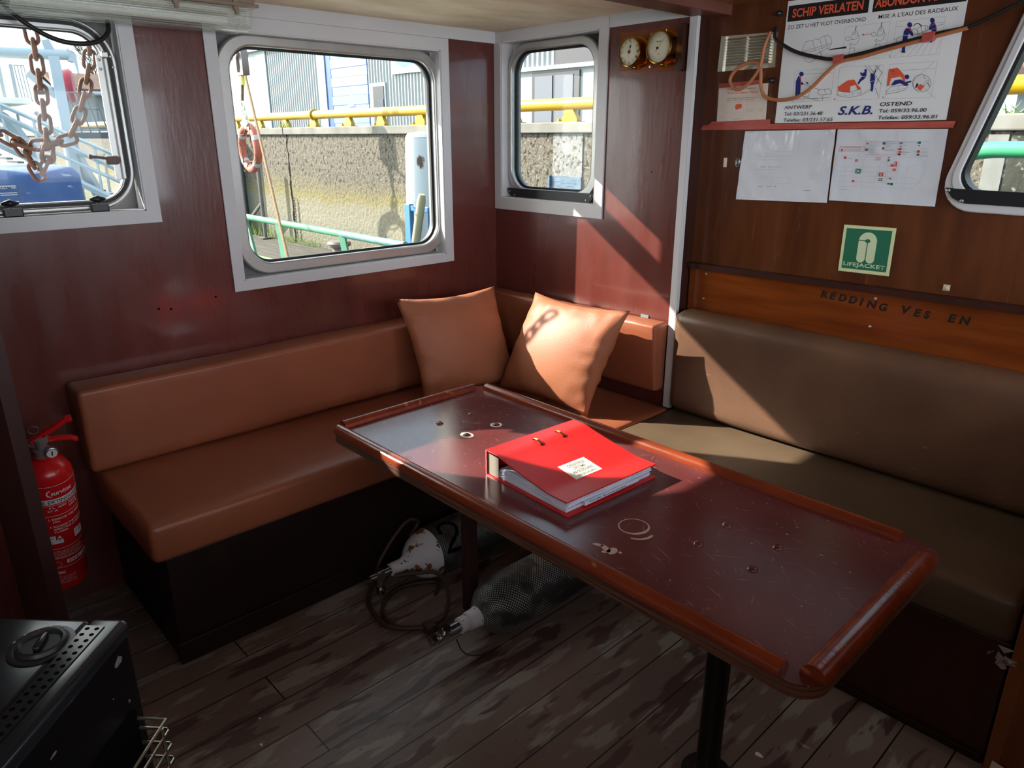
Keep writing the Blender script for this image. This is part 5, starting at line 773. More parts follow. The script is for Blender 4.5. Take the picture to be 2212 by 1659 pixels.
def lever(pts,w,th):
    bm=BM()
    for i in range(len(pts)-1):
        a,b=V(pts[i]),V(pts[i+1]); d=(b-a); L=d.length; Mm=axisM(EX,(0,0,1)); X=sv*d.x+V((0,0,d.z)); Mx2=axisM(EX+sv*a.x+V((0,0,a.z)),X,cv); box(bm,-w,w,-th,th,-.004,L+.004,.002,Mx2)
    return bm
b=lever([(-.02,0,.522),(.008,0,.54),(.034,0,.556),(.066,0,.577),(.076,0,.579)],.009,.006); box(b,-.010,.010,-.010,.010,.505,.535,.003,Mx); obj('top_lever',b,M['extred'],ext)
obj('carry_handle',lever([(.0,0,.522),(.04,0,.52),(.07,0,.515),(.084,0,.507)],.009,.004),M['extred'],ext)
bm=BM(); tube(bm,[EX+sv*(-.012+.012*math.cos(k*PI/10))+V((0,0,.558+.012*math.sin(k*PI/10))) for k in range(20)],.0012,6,True); obj('safety_pin',bm,M['steel'],ext)
a0=math.atan2(cv.y,cv.x)
def cyl(u,v,w): a=a0+u/er; return EX+V(((er+w)*math.cos(a),(er+w)*math.sin(a),v))
def wrap(me,w):  # flat (u,v,0) -> on the cylinder
    for q in me.vertices: q.co=cyl(q.co.x,q.co.y,w)
    return me
fl=lambda u,v,w:V((u,v,0))
def crect(bm,u0,u1,v0,v1,mi,w=.0004,n=12):
    for k in range(n):
        a,b=u0+(u1-u0)*k/n,u0+(u1-u0)*(k+1)/n; poly(bm,[(a,v0),(b,v0),(b,v1),(a,v1)],cyl,w,mi)
bm=BM(); E0=-.052; E1=.1
for v in(.405,.338,.3,.175,.138,.1): crect(bm,E0,E1,v,v+.0012,0)
crect(bm,.083,.0845,.32,.405,0)
crect(bm,E0,E1,.343,.361,0)
def ct(s,u0,v0,u1,v1,mi=0,w=.0008,b=.3,sh=0): addmesh(bm,wrap(textm(s,u0,v0,u1,v1,fl,0,sh,b),w),mi)
ct('FIRE EXTINGUISHER',-.044,.3465,.098,.358,1,.001); ct('survitec',.0,.374,.058,.388,0); 
for k in range(8): a=PI*.55+k*.12*PI; poly(bm,[(.0+.012*math.cos(a),.381+.012*math.sin(a)),(.0+.012*math.cos(a+.4),.381+.012*math.sin(a+.4)),(.0+(.009-.0005*k)*math.cos(a+.4),.381+(.009)*math.sin(a+.4)),(.0+.009*math.cos(a),.381+.009*math.sin(a))],cyl,.0006,0)
ct('9 L.  AFFF  FOAM',-.01,.327,.07,.334); ct('27 A        233 B',-.015,.317,.072,.323)
ct('1. REMOVE THE SAFETY',-.016,.285,.088,.292); ct('PIN.',-.006,.275,.012,.281); ct('2. SQUEEZE THE TRIGGER',-.016,.257,.088,.264); ct('DIRECTING AT BASE OF',-.006,.247,.088,.254); ct('FLAMES.',-.006,.237,.03,.243)
for v0,v1 in((.27,.296),(.236,.264)):
    crect(bm,-.05,-.022,v0,v1,0,.0005)
    for pts in(((-.046,v0+.004),(-.04,v0+.014),(-.03,v0+.016),(-.026,v0+.022)),((-.044,v0+.02),(-.032,v0+.008))): stroke(bm,pts,.0022,cyl,.0009,mi=1)
for u,s in((-.022,'A'),(.045,'B')):
    crect(bm,u,u+.034,.196,.226,0,.0005,6); crect(bm,u+.016,u+.035,.210,.228,2,.0008,4); ct(s,u+.019,.2125,u+.032,.2255,0,.0012,.6); stroke(bm,[(u+.004,.202),(u+.026,.206)],.002,cyl,.001,mi=1); stroke(bm,[(u+.004,.214),(u+.010,.219)],.002,cyl,.001,mi=1)
for k in range(6): ct('not use on live electrical fire check monthly service yearly'[k:k+46],-.045,.164-.0055*k,.06+.005*(k%3),.1675-.0055*k)
crect(bm,.012,.085,.112,.126,0,.0005); ct('PPE 03',.018,.114,.08,.1235,2,.001,.6)
for k in range(12): a=k*PI/6; crect(bm,-.012+.010*math.cos(a)-.001,-.012+.010*math.cos(a)+.001,.113+.010*math.sin(a),.115+.010*math.sin(a),0,.0006,1)
ct('survitec',-.052,.075,.004,.09); 
for k in range(5): ct('made in the european union'[k:k+20],-.045,.062-.0065*k,.03,.0655-.0065*k)
obj('printed_label',bm,[M['wprint'],M['ink'],M['extred']],ext,label='white printed instructions')
bm=BM(); crect(bm,-.13,.13,.3,.325,0,.003,40); box(bm,EX.x-.03,EX.x+.03,-1.984,-1.968,.40,.49); obj('wall_strap',bm,M['block'],ext) if False else bm.free()
bm=BM(); box(bm,EX.x-.025,EX.x+.025,-1.9815,-1.968,.25,.55,.001); box(bm,EX.x-.02,EX.x+.02,-1.975,-1.94,.56,.572,.002); obj('hanging_bracket',bm,M['blackp'],ext)
ext.rotation_euler=(0,.27,0)
# ---------------------------------------------------------------- heater
H0=V((1.313,-1.985,0)); hf=V((.7,-.714,0)).normalized(); hd=V((-.714,-.7,0)).normalized()
def Hm(u,v,w): return H0+hf*u+hd*v+V((0,0,w))
HM=Matrix(((hf.x,hd.x,0,H0.x),(hf.y,hd.y,0,H0.y),(0,0,1,0),(0,0,0,1)))
ht=thing('gas_heater','black cabinet gas heater in the near left corner','heater',Hm(.2,.18,0))
bm=BM(); box(bm,0,.43,0,.36,.03,.682,.012,HM); obj('cabinet',bm,M['heatside'],ht,40)
bm=BM(); box(bm,-.003,.433,.06,.363,.675,.7,.010,HM,0,3); obj('top_panel',bm,M['heater'],ht,50)
bm=BM(); box(bm,-.004,.434,-.004,.062,.672,.704,.013,HM,0,4); obj('front_hood',bm,M['heater'],ht,50)
bm=BM(); prism(bm,rect(.022,.41,.024,.055),lambda u,v,w:Hm(u,v,.7045+w),0,.0012)
gs=obj('vent_strip',bm,M['heater'],ht,label='perforated strip along the front of the top')
bm=BM()
for k in range(27):
    for r_ in(0,1):
        u,v=.03+k*.0142,.032+r_*.0155; poly(bm,[(u+.0036*math.cos(a*PI/6),v+.0036*math.sin(a*PI/6)) for a in range(12)],lambda a,b,c:Hm(a,b,.706),0)
obj('vent_holes',bm,M['hole'],gs)
kc=Hm(.062,.125,.7005); kc=V((1.289,-2.101,.7005))
bm=BM(); lathe(bm,[(.046,0),(.046,.002),(.04,.003),(.036,.0025),(.034,.008),(.030,.009),(.026,.004),(.001,.003)],Matrix.Translation(kc),40); kn=obj('control_knob',bm,M['blackp'],ht,40)
bm=BM(); box(bm,-.020,.020,-.005,.005,.003,.012,.003,Matrix.Translation(kc)@Matrix.Rotation(-.55,4,'Z')); obj('grip',bm,M['heater'],kn,50)
bm=BM()
for k in range(5):
    a=2.2+k*.42; poly(bm,[kcp for kcp in [(kc.x+r_*math.cos(a+d),kc.y+r_*math.sin(a+d)) for r_,d in((.042,-.05),(.042,.05),(.0445,.05),(.0445,-.05))]],lambda u,v,w:V((u,v,kc.z+.0035)),0)
obj('dial_marks',bm,M['wprint'],kn)
bm=BM(); poly(bm,[(.0,.27),(.16,.27),(.16,.2),(.0,.16)][:0] or [(.02,.34),(.02,.262),(.16,.262),(.16,.34)],lambda u,v,w:Hm(u,v,.7006),0); obj('rating_plate',bm,mat('worn_plate',(70,72,72),.4,.2,.5,(24,24,24),60,(1,1,1),.45,.55),ht,label='scuffed grey plate on the top')
bm=BM()
for k in range(15):
    z=.51-k*.03; 
    tube(bm,[Hm(.03,0,z),Hm(.03,-.05,z),Hm(.034,-.055,z),Hm(.40,-.055,z),Hm(.404,-.05,z),Hm(.404,0,z)],.0028,8)
for u in(.05,.22,.38): tube(bm,[Hm(u,-.0545,.53),Hm(u,-.0545,.08)],.0028,8)
tube(bm,[Hm(.03,0,.53),Hm(.03,-.052,.53),Hm(.40,-.052,.53),Hm(.40,0,.53)],.0028,8)
obj('wire_guard',bm,M['wire'],ht,50,label='chrome wire guard over the burner')
bm=BM(); box(bm,.03,.40,-.004,.002,.06,.55,.001,HM); obj('burner_front',bm,M['hole'],ht)
for u in(.04,.39):
    for v in(.04,.32):
        bm=BM(); tube(bm,[Hm(u-.012,v,.016),Hm(u+.012,v,.016)],.0158,12); obj('castor',bm,M['blackp'],ht,40)
# ---------------------------------------------------------------- diving cylinders
def cylinder(label,N0,yend,r,netk,neckm,shoulder_white):
    t=thing('diving_cylinder',label,'cylinder',(N0[0],(N0[1]+yend)/2,0),'diving cylinders under the table')
    d=V((.015,1,0)); o=V(N0); Mm=axisM(o,d,(0,0,1)); L=yend-N0[1]
    sh=[(.021,.0),(.022,.02),(.03,.034),(.05,.052),(.068,.074),(r-.004,.105),(r,.135)]
    if shoulder_white:
        bm=BM(); lathe(bm,[(.016,-.03),(.021,-.028),(.021,0)]+sh,Mm,40); obj('shoulder',bm,M['wpaint'],t,40,label='white painted shoulder with rust spots')
        bm=BM(); lathe(bm,[(r+.001,.128),(r+.0035,.131),(r+.0035,L-.03),(r-.01,L),(.01,L+.002)],Mm,48); obj('net_sleeve',bm,M[netk],t,40,label='black and white net sleeve')
        return t,Mm,L
    bm=BM(); lathe(bm,[(a+.0025,h) for a,h in sh[2:]]+[(r+.0035,.14),(r+.0035,L-.03),(r-.01,L),(.01,L+.002)],Mm,48); obj('net_sleeve',bm,M[netk],t,40,label='black and white net sleeve')
    bm=BM(); lathe(bm,[(.017,-.035),(.024,-.033),(.024,-.012),(.019,-.010),(.019,-.004),(.027,-.002),(.029,.02),(.03,.034)],Mm,32); obj('neck',bm,M['wpaint'],t,40,label='white neck ring')
    return t,Mm,L
t1,M1,L1=cylinder('diving cylinder in a net with a chrome valve, nearest the room',(1.062,-1.075,.0905),-.47,.0865,'net','wpaint',False)
bm=BM(); lathe(bm,[(.014,-.078),(.017,-.076),(.017,-.036)],M1,24); box(bm,-.022,.022,-.014,.014,-.112,-.07,.004,M1@Matrix.Rotation(.5,4,'Z')); 
box(bm,-.013,.013,-.013,.013,-.138,-.108,.003,M1@Matrix.Rotation(.5,4,'Z')); tube(bm,[M1@V((.02,.012,-.09)),M1@V((.034,.02,-.092))],.012,12); obj('valve',bm,M['valve'],t1,40)
bm=BM(); tube(bm,smoothpts([M1@V((-.02,.02,-.06)),M1@V((-.06,.035,-.05)),M1@V((-.082,.05,-.02)),M1@V((-.08,.075,.03))],6),.002,6); obj('cord',bm,M['blackp'],t1)
t2,M2,L2=cylinder('diving cylinder with a rusty white shoulder and a black two, by the far post',(.682,-1.062,.0905),-.47,.0865,'netB','wpaint',True)
bm=BM(); lathe(bm,[(.012,-.06),(.015,-.058),(.015,-.03)],M2,20); box(bm,-.018,.018,-.012,.012,-.085,-.052,.004,M2); tube(bm,[M2@V((-.014,0,-.068)),M2@V((-.05,.0,-.07))],.009,12); tube(bm,[M2@V((-.05,0,-.07)),M2@V((-.07,0,-.07))],[.016,.014],10); lathe(bm,[(.01,-.11),(.013,-.108),(.013,-.085)],M2,14); obj('valve',bm,M['valve'],t2,40)
# big hand painted 2 on the net, facing up and towards the room
X2,Y2=(M2.to_3x3()@V((1,0,0))),(M2.to_3x3()@V((0,1,0)))
def cyl2(u,v,w):   # u runs down the side that faces the room
    a=.55+u/.09; return M2.translation+M2.to_3x3()@V((0,0,v))+(V((0,0,1))*math.cos(a)+V((1,0,0))*math.sin(a))*(.0905+w)
def two(bm,mpf):   # drawn with its foot towards the bench
    P=smoothpts([(-.008,.15,0),(-.034,.158,0),(-.046,.182,0),(-.034,.208,0),(-.008,.215,0),(.016,.2,0),(.038,.168,0),(.060,.148,0)],6); stroke(bm,[(p.x,p.y) for p in P],.013,mpf,.0012); stroke(bm,[(.060,.148),(.064,.218)],.013,mpf,.0013)
bm=BM(); two(bm,cyl2); obj('painted_number',bm,M['hole'],t2,label='black number 2 painted on the net')
bm=BM(); tube(bm,smoothpts([(.80,-1.0,.012),(.745,-.955,.012),(.69,-1.06,.012),(.74,-1.165,.012),(.84,-1.19,.012),(.91,-1.13,.013),(.922,-1.06,.02),(.87,-1.0,.05),(.80,-.985,.085),(.755,-1.04,.09),(.72,-1.10,.09)],8),.0065,8); tube(bm,smoothpts([(.92,-1.12,.012),(.83,-1.205,.012),(.70,-1.19,.012),(.62,-1.13,.012),(.58,-1.07,.06),(.573,-1.0,.13),(.574,-.94,.17),(.578,-.90,.15),(.58,-.94,.11)],8),.008,8)
box(bm,.905,.945,-1.135,-1.10,.002,.028,.004); tag(obj('rubber_hose',bm,M['hose'],None,60),'coiled brown rubber hose on the floor by the cylinder valves','hose')
# ---------------------------------------------------------------- right cabinet, scraps
cb=thing('cabinet_panel','worn brown cabinet panel at the right edge beside the bench end','cabinet',(2.5,-.2,0))
bm=BM(); box(bm,2.247,2.75,-.468,.064,0,.83,.004); obj('body',bm,M['cabinet'],cb)
bm=BM(); box(bm,2.247,2.275,-.474,-.469,.0,.83,.001); obj('edge_strip',bm,M['cabinet'],cb)
bm=BM(); rough_quad_sheet(bm,((2.26,.012),(2.30,.01),(2.298,.045),(2.262,.05)),lambda u,v,w:V((u,-.4745-w,v)),.0003,.0008,2,2,0); obj('floor_tag',bm,M['sticker'],cb,label='small pale tag low on the panel')
bm=BM(); r=random.Random(5)
for k in range(9):
    c=V((2.238+r.uniform(-.02,.006),-.480+r.uniform(-.006,.004),.33+r.uniform(-.016,.018)))
    P=[c+V((r.uniform(-.018,.018),r.uniform(-.007,.005),r.uniform(-.016,.016))) for _ in range(4)]; bm.faces.new([bm.verts.new(p) for p in P])
bmesh.ops.solidify(bm,geom=bm.faces[:],thickness=.0008)
tag(obj('crumpled_tape',bm,mat('clear_tape',(176,164,160),.25,0,.6),None),'crumpled bit of clear tape at the bench corner','tape')
for x,y,z,s,l in((1.857,-.812,.0012,.012,'white paper scrap on the floor under the table end'),(.99,-1.69,.0012,.006,'tiny pale crumb on the floor before the dark bench box'),(.905,-1.655,.0012,.005,'tiny white chip on the floor near the heater')):
    bm=BM(); r=random.Random(int(x*100)); prism(bm,[(x+s*math.cos(k*PI/3)*r.uniform(.5,1.2),y+s*.6*math.sin(k*PI/3)*r.uniform(.6,1.2)) for k in range(6)],lambda u,v,w:V((u,v,w)),.0003,.0015); tag(obj('paper_scrap',bm,M['paper'],None),l,'scrap')
# ---------------------------------------------------------------- the harbour outside
def quaymat():
    m=bpy.data.materials.new('tidal_quay_wall'); m.use_nodes=True; N=m.node_tree.nodes; L=m.node_tree.links; p=N['Principled BSDF']; p.inputs['Roughness'].default_value=.9; p.inputs['Specular IOR Level'].default_value=.2
    g=N.new('ShaderNodeNewGeometry'); sx=N.new('ShaderNodeSeparateXYZ'); L.new(g.outputs['Position'],sx.inputs[0]); tc=N.new('ShaderNodeTexCoord')
    def nz(sc,st=(1,1,1),det=6):
        a=N.new('ShaderNodeMapping'); a.inputs['Scale'].default_value=st; L.new(tc.outputs['Object'],a.inputs['Vector']); n=N.new('ShaderNodeTexNoise'); n.inputs['Scale'].default_value=sc; n.inputs['Detail'].default_value=det; L.new(a.outputs[0],n.inputs['Vector']); return n.outputs[0]
    def ramp(v,els):
        r=N.new('ShaderNodeValToRGB'); e=r.color_ramp.elements
        while len(e)<len(els): e.new(.5)
        for q,(a,c) in zip(e,els): q.position=a; q.color=(*lin(c),1) if len(c)==3 else c
        L.new(v,r.inputs[0]); return r.outputs[0]
    def mm(op,a,b):
        n=N.new('ShaderNodeMath'); n.operation=op
        for i,v in enumerate((a,b)):
            if isinstance(v,(int,float)): n.inputs[i].default_value=v
            else: L.new(v,n.inputs[i])
        return n.outputs[0]
    zz=mm('ADD',sx.outputs[2],mm('MULTIPLY',mm('SUBTRACT',nz(1.1),.5),.55)); zz=mm('MULTIPLY',mm('ADD',zz,.6),1/2.2)
    base=ramp(zz,[(0,(150,148,124)),(.2,(174,170,146)),(.34,(190,184,162)),(.45,(186,178,152)),(.51,(178,166,110)),(.58,(166,154,124)),(.68,(150,142,128)),(1,(158,148,134))])
    def mix(f,a,c):
        x=N.new('ShaderNodeMix'); x.data_type='RGBA'; L.new(f,x.inputs[0]); L.new(a,x.inputs[6]); x.inputs[7].default_value=(*lin(c),1); return x.outputs[2]
    K=(0,0,0,1); W=(1,1,1,1)
    hi=ramp(zz,[(.5,K),(.68,W)])
    pit=mm('MULTIPLY',ramp(nz(19,(1,1,.75)),[(.53,K),(.60,W)]),hi); c=mix(pit,base,(92,78,62))
    c=mix(mm('MULTIPLY',ramp(nz(33),[(.56,K),(.62,W)]),.85),c,(196,188,168)); c=mix(mm('MULTIPLY',ramp(nz(44),[(.58,K),(.64,W)]),.75),c,(88,80,66))
    L.new(c,p.inputs['Base Color']); bp=N.new('ShaderNodeBump'); bp.inputs['Strength'].default_value=.6; bp.inputs['Distance'].default_value=.03; L.new(nz(16),bp.inputs['Height']); L.new(bp.outputs[0],p.inputs['Normal']); return m
M['quay']=quaymat(); albedo(M['quay'],.33)
QY=3.88
q=thing('quay_wall','weathered concrete quay wall outside the windows','wall',(-9,QY,-1.5))
bm=BM(); box(bm,-30,8,QY,QY+.6,-1.5,1.48); obj('wall_face',bm,M['quay'],q)
bm=BM(); box(bm,-5.74,-4.3,2.98,3.37,-1.14,-.302); obj('footing',bm,M['coping'],q,label='low concrete footing under the blue frame')
bm=BM(); xs=[-30,-19,-14,-9.66,-4.9,-1.1,.55,3,8]
for a,b in zip(xs,xs[1:]): box(bm,a+.012,b-.012,QY-.05,QY+.62,1.475,1.585,.012)
obj('coping',bm,M['coping'],q)
bm=BM(); r=random.Random(2); pts=[]
for k in range(26): pts.append((-9.64+r.uniform(-.02,.02),1.47-k*.075))
for a,b in zip(pts,pts[1:]): w_=r.uniform(.008,.03); prism(bm,[(a[0]-w_,a[1]),(a[0]+w_,a[1]),(b[0]+w_,b[1]),(b[0]-w_,b[1])],lambda u,v,w:V((u,QY-w,v)),-.002,.004)
obj('crack',bm,M['hole'],q,label='dark vertical joint in the wall')
bm=BM(); box(bm,-3.36,-2.93,QY-.012,QY,.4,1.475); obj('repair_patch',bm,M['patch'],q,label='paler repaired strip')
bm=BM(); box(bm,.84,.965,QY-.02,QY,.2,1.45); obj('repair_patch',bm,mat('grey_render',(126,126,124),.9,0,.2,(108,108,104),6),q,label='pale vertical band')
bm=BM(); box(bm,.965,7,QY-.012,QY,-.5,1.46); obj('weathered_patch',bm,mat('dark_weathered_concrete',(66,66,60),.9,0,.2,(44,44,38),6,(1,1,.7),.35,.65,.6,22,None,spots=[((104,102,94),26,(1,1,1),.58,.05)]),q,label='dark weathered stretch of the wall')
bm=BM(); box(bm,-3.385,-2.93,QY-.02,QY-.012,.86,1.025); box(bm,-3.40,-3.375,QY-.05,QY-.012,.85,1.03); obj('rippled_plate',bm,mat('rippled_blue_plate',(92,108,124),.35,0,.5,(62,76,92),18,(.6,1,5),.35,.65),q,label='blue grey rippled plate set in the wall')
bm=BM(); box(bm,-60,30,QY+.6,60,1.3,1.56); tag(obj('quay_ground',bm,M['ground'],None),'paved quay ground behind the wall','ground')
bm=BM(); poly(bm,[(-80,-60),(40,-60),(40,QY-.06),(-80,QY-.06)],lambda u,v,w:V((u,v,-1.15)),0); tag(obj('harbour_water',bm,M['water'],None),'harbour water below the quay and jetty','water')
pr=thing('pipe_barrier','thick yellow pipe barrier along the quay edge','barrier',(-9,QY+.1,1.585))
bm=BM()
for a,b in((-30,-8.82),(-8.80,-4.35),(-4.34,8)): tube(bm,[(a,QY+.1,1.772),(b,QY+.1,1.772)],.064,20)
obj('pipe',bm,M['yellow'],pr,50)
for i,x in enumerate([-15.8,-14.8,-13.8,-12.8,-11.82,-10.82,-9.83,-8.86,-7.79,-6.9,-5.95,-5.05,-4.15,-3.24,-2.3,-1.4,-.5,.4,1.5,2.5]):
    bm=BM(); prism(bm,[(-.12,1.59),(.17,1.59),(.17,1.61),(.07,1.745),(-.02,1.745),(-.09,1.61),(-.12,1.605)],lambda u,v,w:V((x+u*.9,QY+.1+w,v)),-.03,.03)
    box(bm,x-.15,x+.18,QY+.03,QY+.17,1.583,1.596)
    if i in(7,): lathe(bm,[(.09,-.012),(.09,.012)],axisM((x+.05,QY+.1,1.772),(1,0,0)),20)
    for dx in(-.11,.15): box(bm,x+dx-.012,x+dx+.012,QY+.05,QY+.075,1.596,1.625)
    obj('bracket',bm,M['yellow'],pr)
bm=BM(); r=random.Random(4)
for cx,n,s in((-9.62,26,.16),(1.02,26,.10)):
    for k in range(n):
        x0=cx+r.uniform(-.2,.2); h=s*r.uniform(.4,1); d=r.uniform(-.1,.1); poly(bm,[(x0-.007,1.58),(x0+.007,1.58),(x0+d,1.58+h)],lambda u,v,w:V((u,QY-.035+r.random()*.03,v)),0)
tag(obj('weeds',bm,M['weed'],None),'thin green weeds along the quay edge','weeds',None,'stuff')
# warehouse
bd=thing('warehouse','pale corrugated warehouse with a blue roller door','building',(-24,14,1.56)); BY=14
def corr(bm,x0,x1,z0,z1,pitch,dp,y=BY,vert=True):
    n=int((x1-x0)/pitch); pv=None
    for k in range(n*4+1):
        x=x0+(x1-x0)*k/(n*4); yy=y-(dp if k%4 in(1,2) else 0); c=(bm.verts.new((x,yy,z0)),bm.verts.new((x,yy,z1)))
        if pv: bm.faces.new((pv[0],c[0],c[1],pv[1]))
        pv=c
bm=BM(); corr(bm,-30.85,-26.3,1.56,7,.19,.05); obj('corrugated_wall',bm,M['clad'],bd)
bm=BM(); corr(bm,-22.7,-14.9,1.56,7,.19,.05); obj('corrugated_wall',bm,M['clad'],bd)
bm=BM(); corr(bm,-14.72,-12.9,3.34,7,.19,.05,BY-.06); obj('corrugated_wall',bm,M['clad'],bd)
bm=BM(); box(bm,-48,-10,BY+.02,BY+10,1.5,7.2); box(bm,-40,-31.8,BY-.06,BY+.02,1.56,5.1); obj('building_core',bm,M['clad2'],bd)
bm=BM(); box(bm,-31.75,-30.9,BY-.1,BY+.02,1.56,7); box(bm,-26.3,-25.75,BY-.1,BY+.02,1.56,7); box(bm,-48,-26.3,BY-.25,BY-.05,5.1,5.35); obj('corner_post',bm,M['cladgrey'],bd,label='grey pilasters and eave band')
bm=BM(); box(bm,-25.75,-25.35,BY-.06,BY+.02,1.56,7); obj('door_track',bm,M['bdoor2'],bd,label='dark blue door track')
bm=BM()
for k in range(16): box(bm,-25.35,-22.72,BY-.05-(.015 if k%2 else 0),BY+.02,1.6+k*.34,1.935+k*.34,.012)
addmesh(bm,textm('DEUR',-24.1,2.55,-23.7,2.66,lambda u,v,w:V((u,BY-.08,v))),1); addmesh(bm,textm('06/08',-24.05,2.38,-23.7,2.48,lambda u,v,w:V((u,BY-.08,v))),1) if False else None
for z_ in(2.42,2.56): box(bm,-24.15,-23.75,BY-.075,BY-.066,z_,z_+.06,0,None,1)
obj('roller_door',bm,[M['bdoor'],M['white']],bd,label='light blue roller door')
dr=None
bm=BM(); box(bm,-22.5,-21.5,BY-.1,BY,1.56,3.32); obj('door_frame',bm,M['cladgrey'],bd)
bm=BM(); box(bm,-22.3,-21.6,BY-.12,BY-.09,1.6,3.2); bd_=obj('door',bm,mat('dark_door',(40,44,50),.5),bd,label='dark side door')
bm=BM(); box(bm,-22.02,-21.62,BY-.135,BY-.12,1.62,2.75); obj('door_pane',bm,M['win'],bd_)
bm=BM(); box(bm,-21.0,-18.6,BY-.12,BY-.05,3.55,5.2,0); 
poly(bm,[(-20.15+.62*math.cos(k*PI/10)*(1+.12*math.sin(k*2.3)),3.98+.24*math.sin(k*PI/10)*(1+.15*math.cos(k*1.7))) for k in range(20)],lambda u,v,w:V((u,BY-.125,v)),0,1)
addmesh(bm,textm('TWT',-20.7,4.28,-19.4,4.6,lambda u,v,w:V((u,BY-.126,v))),2); obj('company_sign',bm,[M['white'],M['splash'],M['ink']],bd,label='white sign with a blue splash')
bm=BM(); box(bm,-12.9,-10.5,BY-.14,BY,3.34,7); obj('dark_panel',bm,mat('grey_brown_panel',(48,47,54),.4),bd)
bm=BM(); box(bm,-14.9,-10.5,BY-.2,BY,3.24,3.34); obj('ledge',bm,M['white'],bd)
bm=BM(); box(bm,-14.72,-10.5,BY-.06,BY,1.56,3.24); obj('pale_panel',bm,M['clad2'],bd)
bm=BM(); box(bm,-13.85,-12.0,BY-.12,BY-.05,1.56,3.18); g_=obj('entrance_frame',bm,M['dgrey'],bd,label='dark framed glass entrance')
for a,b in((-13.72,-13.02),(-12.92,-12.22)):
    bm=BM(); box(bm,a,b,BY-.14,BY-.115,1.62,3.08); obj('glass_leaf',bm,M['win'],g_)
sh=thing('shed','low white shed with a tiled roof far behind the gangway','building',(-36,7,1.56))
bm=BM(); box(bm,-33,-30.3,5.4,9.2,1.5,3.05); obj('wall',bm,M['clad2'],sh)
bm=BM(); corr(bm,0,1,0,1,1,0) if False else None; 
for k in range(14): box(bm,-30.32,-30.26,5.45+k*.27,5.52+k*.27,1.56,3.05)
obj('ribs',bm,M['clad'],sh)
bm=BM(); prism(bm,[(-29.9,3.05),(-29.9,3.16),(-31.6,3.8),(-31.6,3.66)],lambda u,v,w:V((u,5.2+w,v)),0,4.4); prism(bm,[(-33.4,3.05),(-33.4,3.16),(-31.6,3.8),(-31.6,3.66)],lambda u,v,w:V((u,5.2+w,v)),0,4.4); obj('roof',bm,M['tile'],sh)
bm=BM(); tube(bm,[(-29.85,5.2,3.0),(-29.85,9.6,3.0)],.07,8); obj('gutter',bm,M['gang'],sh)
# gable house seen through the slanted window and bare trees
hs=thing('tiled_house','low house with a brown tiled roof beyond the yellow pipe','building',(1.5,26,1.56))
bm=BM(); box(bm,-4,8,24,32,1.5,2.9); obj('wall',bm,M['clad2'],hs)
bm=BM(); prism(bm,[(23.6,2.85),(28,5.2),(32.4,2.85),(32.4,2.7),(28,5.0),(23.6,2.7)],lambda u,v,w:V((w,u,v)),-4.3,8.3); obj('roof',bm,M['tile'],hs)
def tree(x,y,z,h,seed,l):
    bm=BM(); r=random.Random(seed)
    def br(p,d,L,rad,n):
        e=p+d*L; tube(bm,[p,p+d*L*.5+V((r.uniform(-.1,.1),r.uniform(-.1,.1),0))*L*.4,e],[rad,rad*.8,rad*.6],5,cap=False)
        if n:
            for _ in range(4): br(e,(d+V((r.uniform(-.9,.9),r.uniform(-.9,.9),r.uniform(-.1,.8)))).normalized(),L*.68,rad*.55,n-1)
    br(V((x,y,z)),V((0,0,1)),h*.34,h*.022,4); tag(obj('bare_tree',bm,M['tree'],None),l,'tree')
tree(-45,10.5,1.5,5.5,3,'bare tree behind the shed roof'); tree(3.5,38,1.5,9,8,'bare tree beyond the tiled house')
# lifebuoy, block and rope
lb_=thing('lifebuoy','orange lifebuoy hanging on a rope outside the large window','lifebuoy',(-8.49,2.70,.93))
lc=V((-8.49,2.70,1.28)); n_=V((0.05,1,0)).normalized(); e1=V((1,-.05,0)).normalized(); e2=V((0,0,1))
bm=BM(); tube(bm,[lc+e1*(.30*math.cos(k*PI/32))+e2*(.30*math.sin(k*PI/32)) for k in range(64)],.058,16,True); obj('ring',bm,M['lifeo'],lb_,60)
for a in(.35,1.25,2.4,3.75,5.4):
    bm=BM(); tube(bm,[lc+e1*(.30*math.cos(a+k*.03))+e2*(.30*math.sin(a+k*.03)) for k in range(8)],.0605,16); obj('white_band',bm,M['lifew'],lb_,60)
bm=BM(); tube(bm,smoothpts([lc+e1*((.38 if k%2 else .20)*math.cos(k*PI/4+.3))+e2*((.38 if k%2 else .20)*math.sin(k*PI/4+.3))-n_*.05 for k in range(8)],5,True),.009,6,True); obj('grab_line',bm,M['rope'],lb_)
hk=thing('rope_pendant','yellow sleeved rope with a shackle above the lifebuoy','rope',(-8.5,2.69,1.6))
bm=BM(); tube(bm,[(-8.5,2.70,2.16),(-8.5,2.67,1.93)],.022,8); obj('rope',bm,M['rope'],hk)
bm=BM(); tube(bm,[(-8.5,2.725,2.36),(-8.5,2.70,2.15)],.034,10); obj('sleeve',bm,M['ropey'],hk)
bm=BM(); tube(bm,[V((-8.5,2.67,1.85))+e1*.045*math.cos(k*PI/10)+e2*.085*math.sin(k*PI/10) for k in range(20)],.014,8,True); tube(bm,[V((-8.5,2.68,1.74))+e1*.05*math.cos(k*PI/10)+e2*.09*math.sin(k*PI/10) for k in range(20)],.02,8,True); tube(bm,[(-8.6,2.69,1.645),(-8.4,2.68,1.645)],.03,8); obj('shackle',bm,M['galv'],hk,60)
bk=thing('pulley_block','rusty iron pulley block hanging above the lifebuoy','pulley',(-8.5,2.72,2.3))
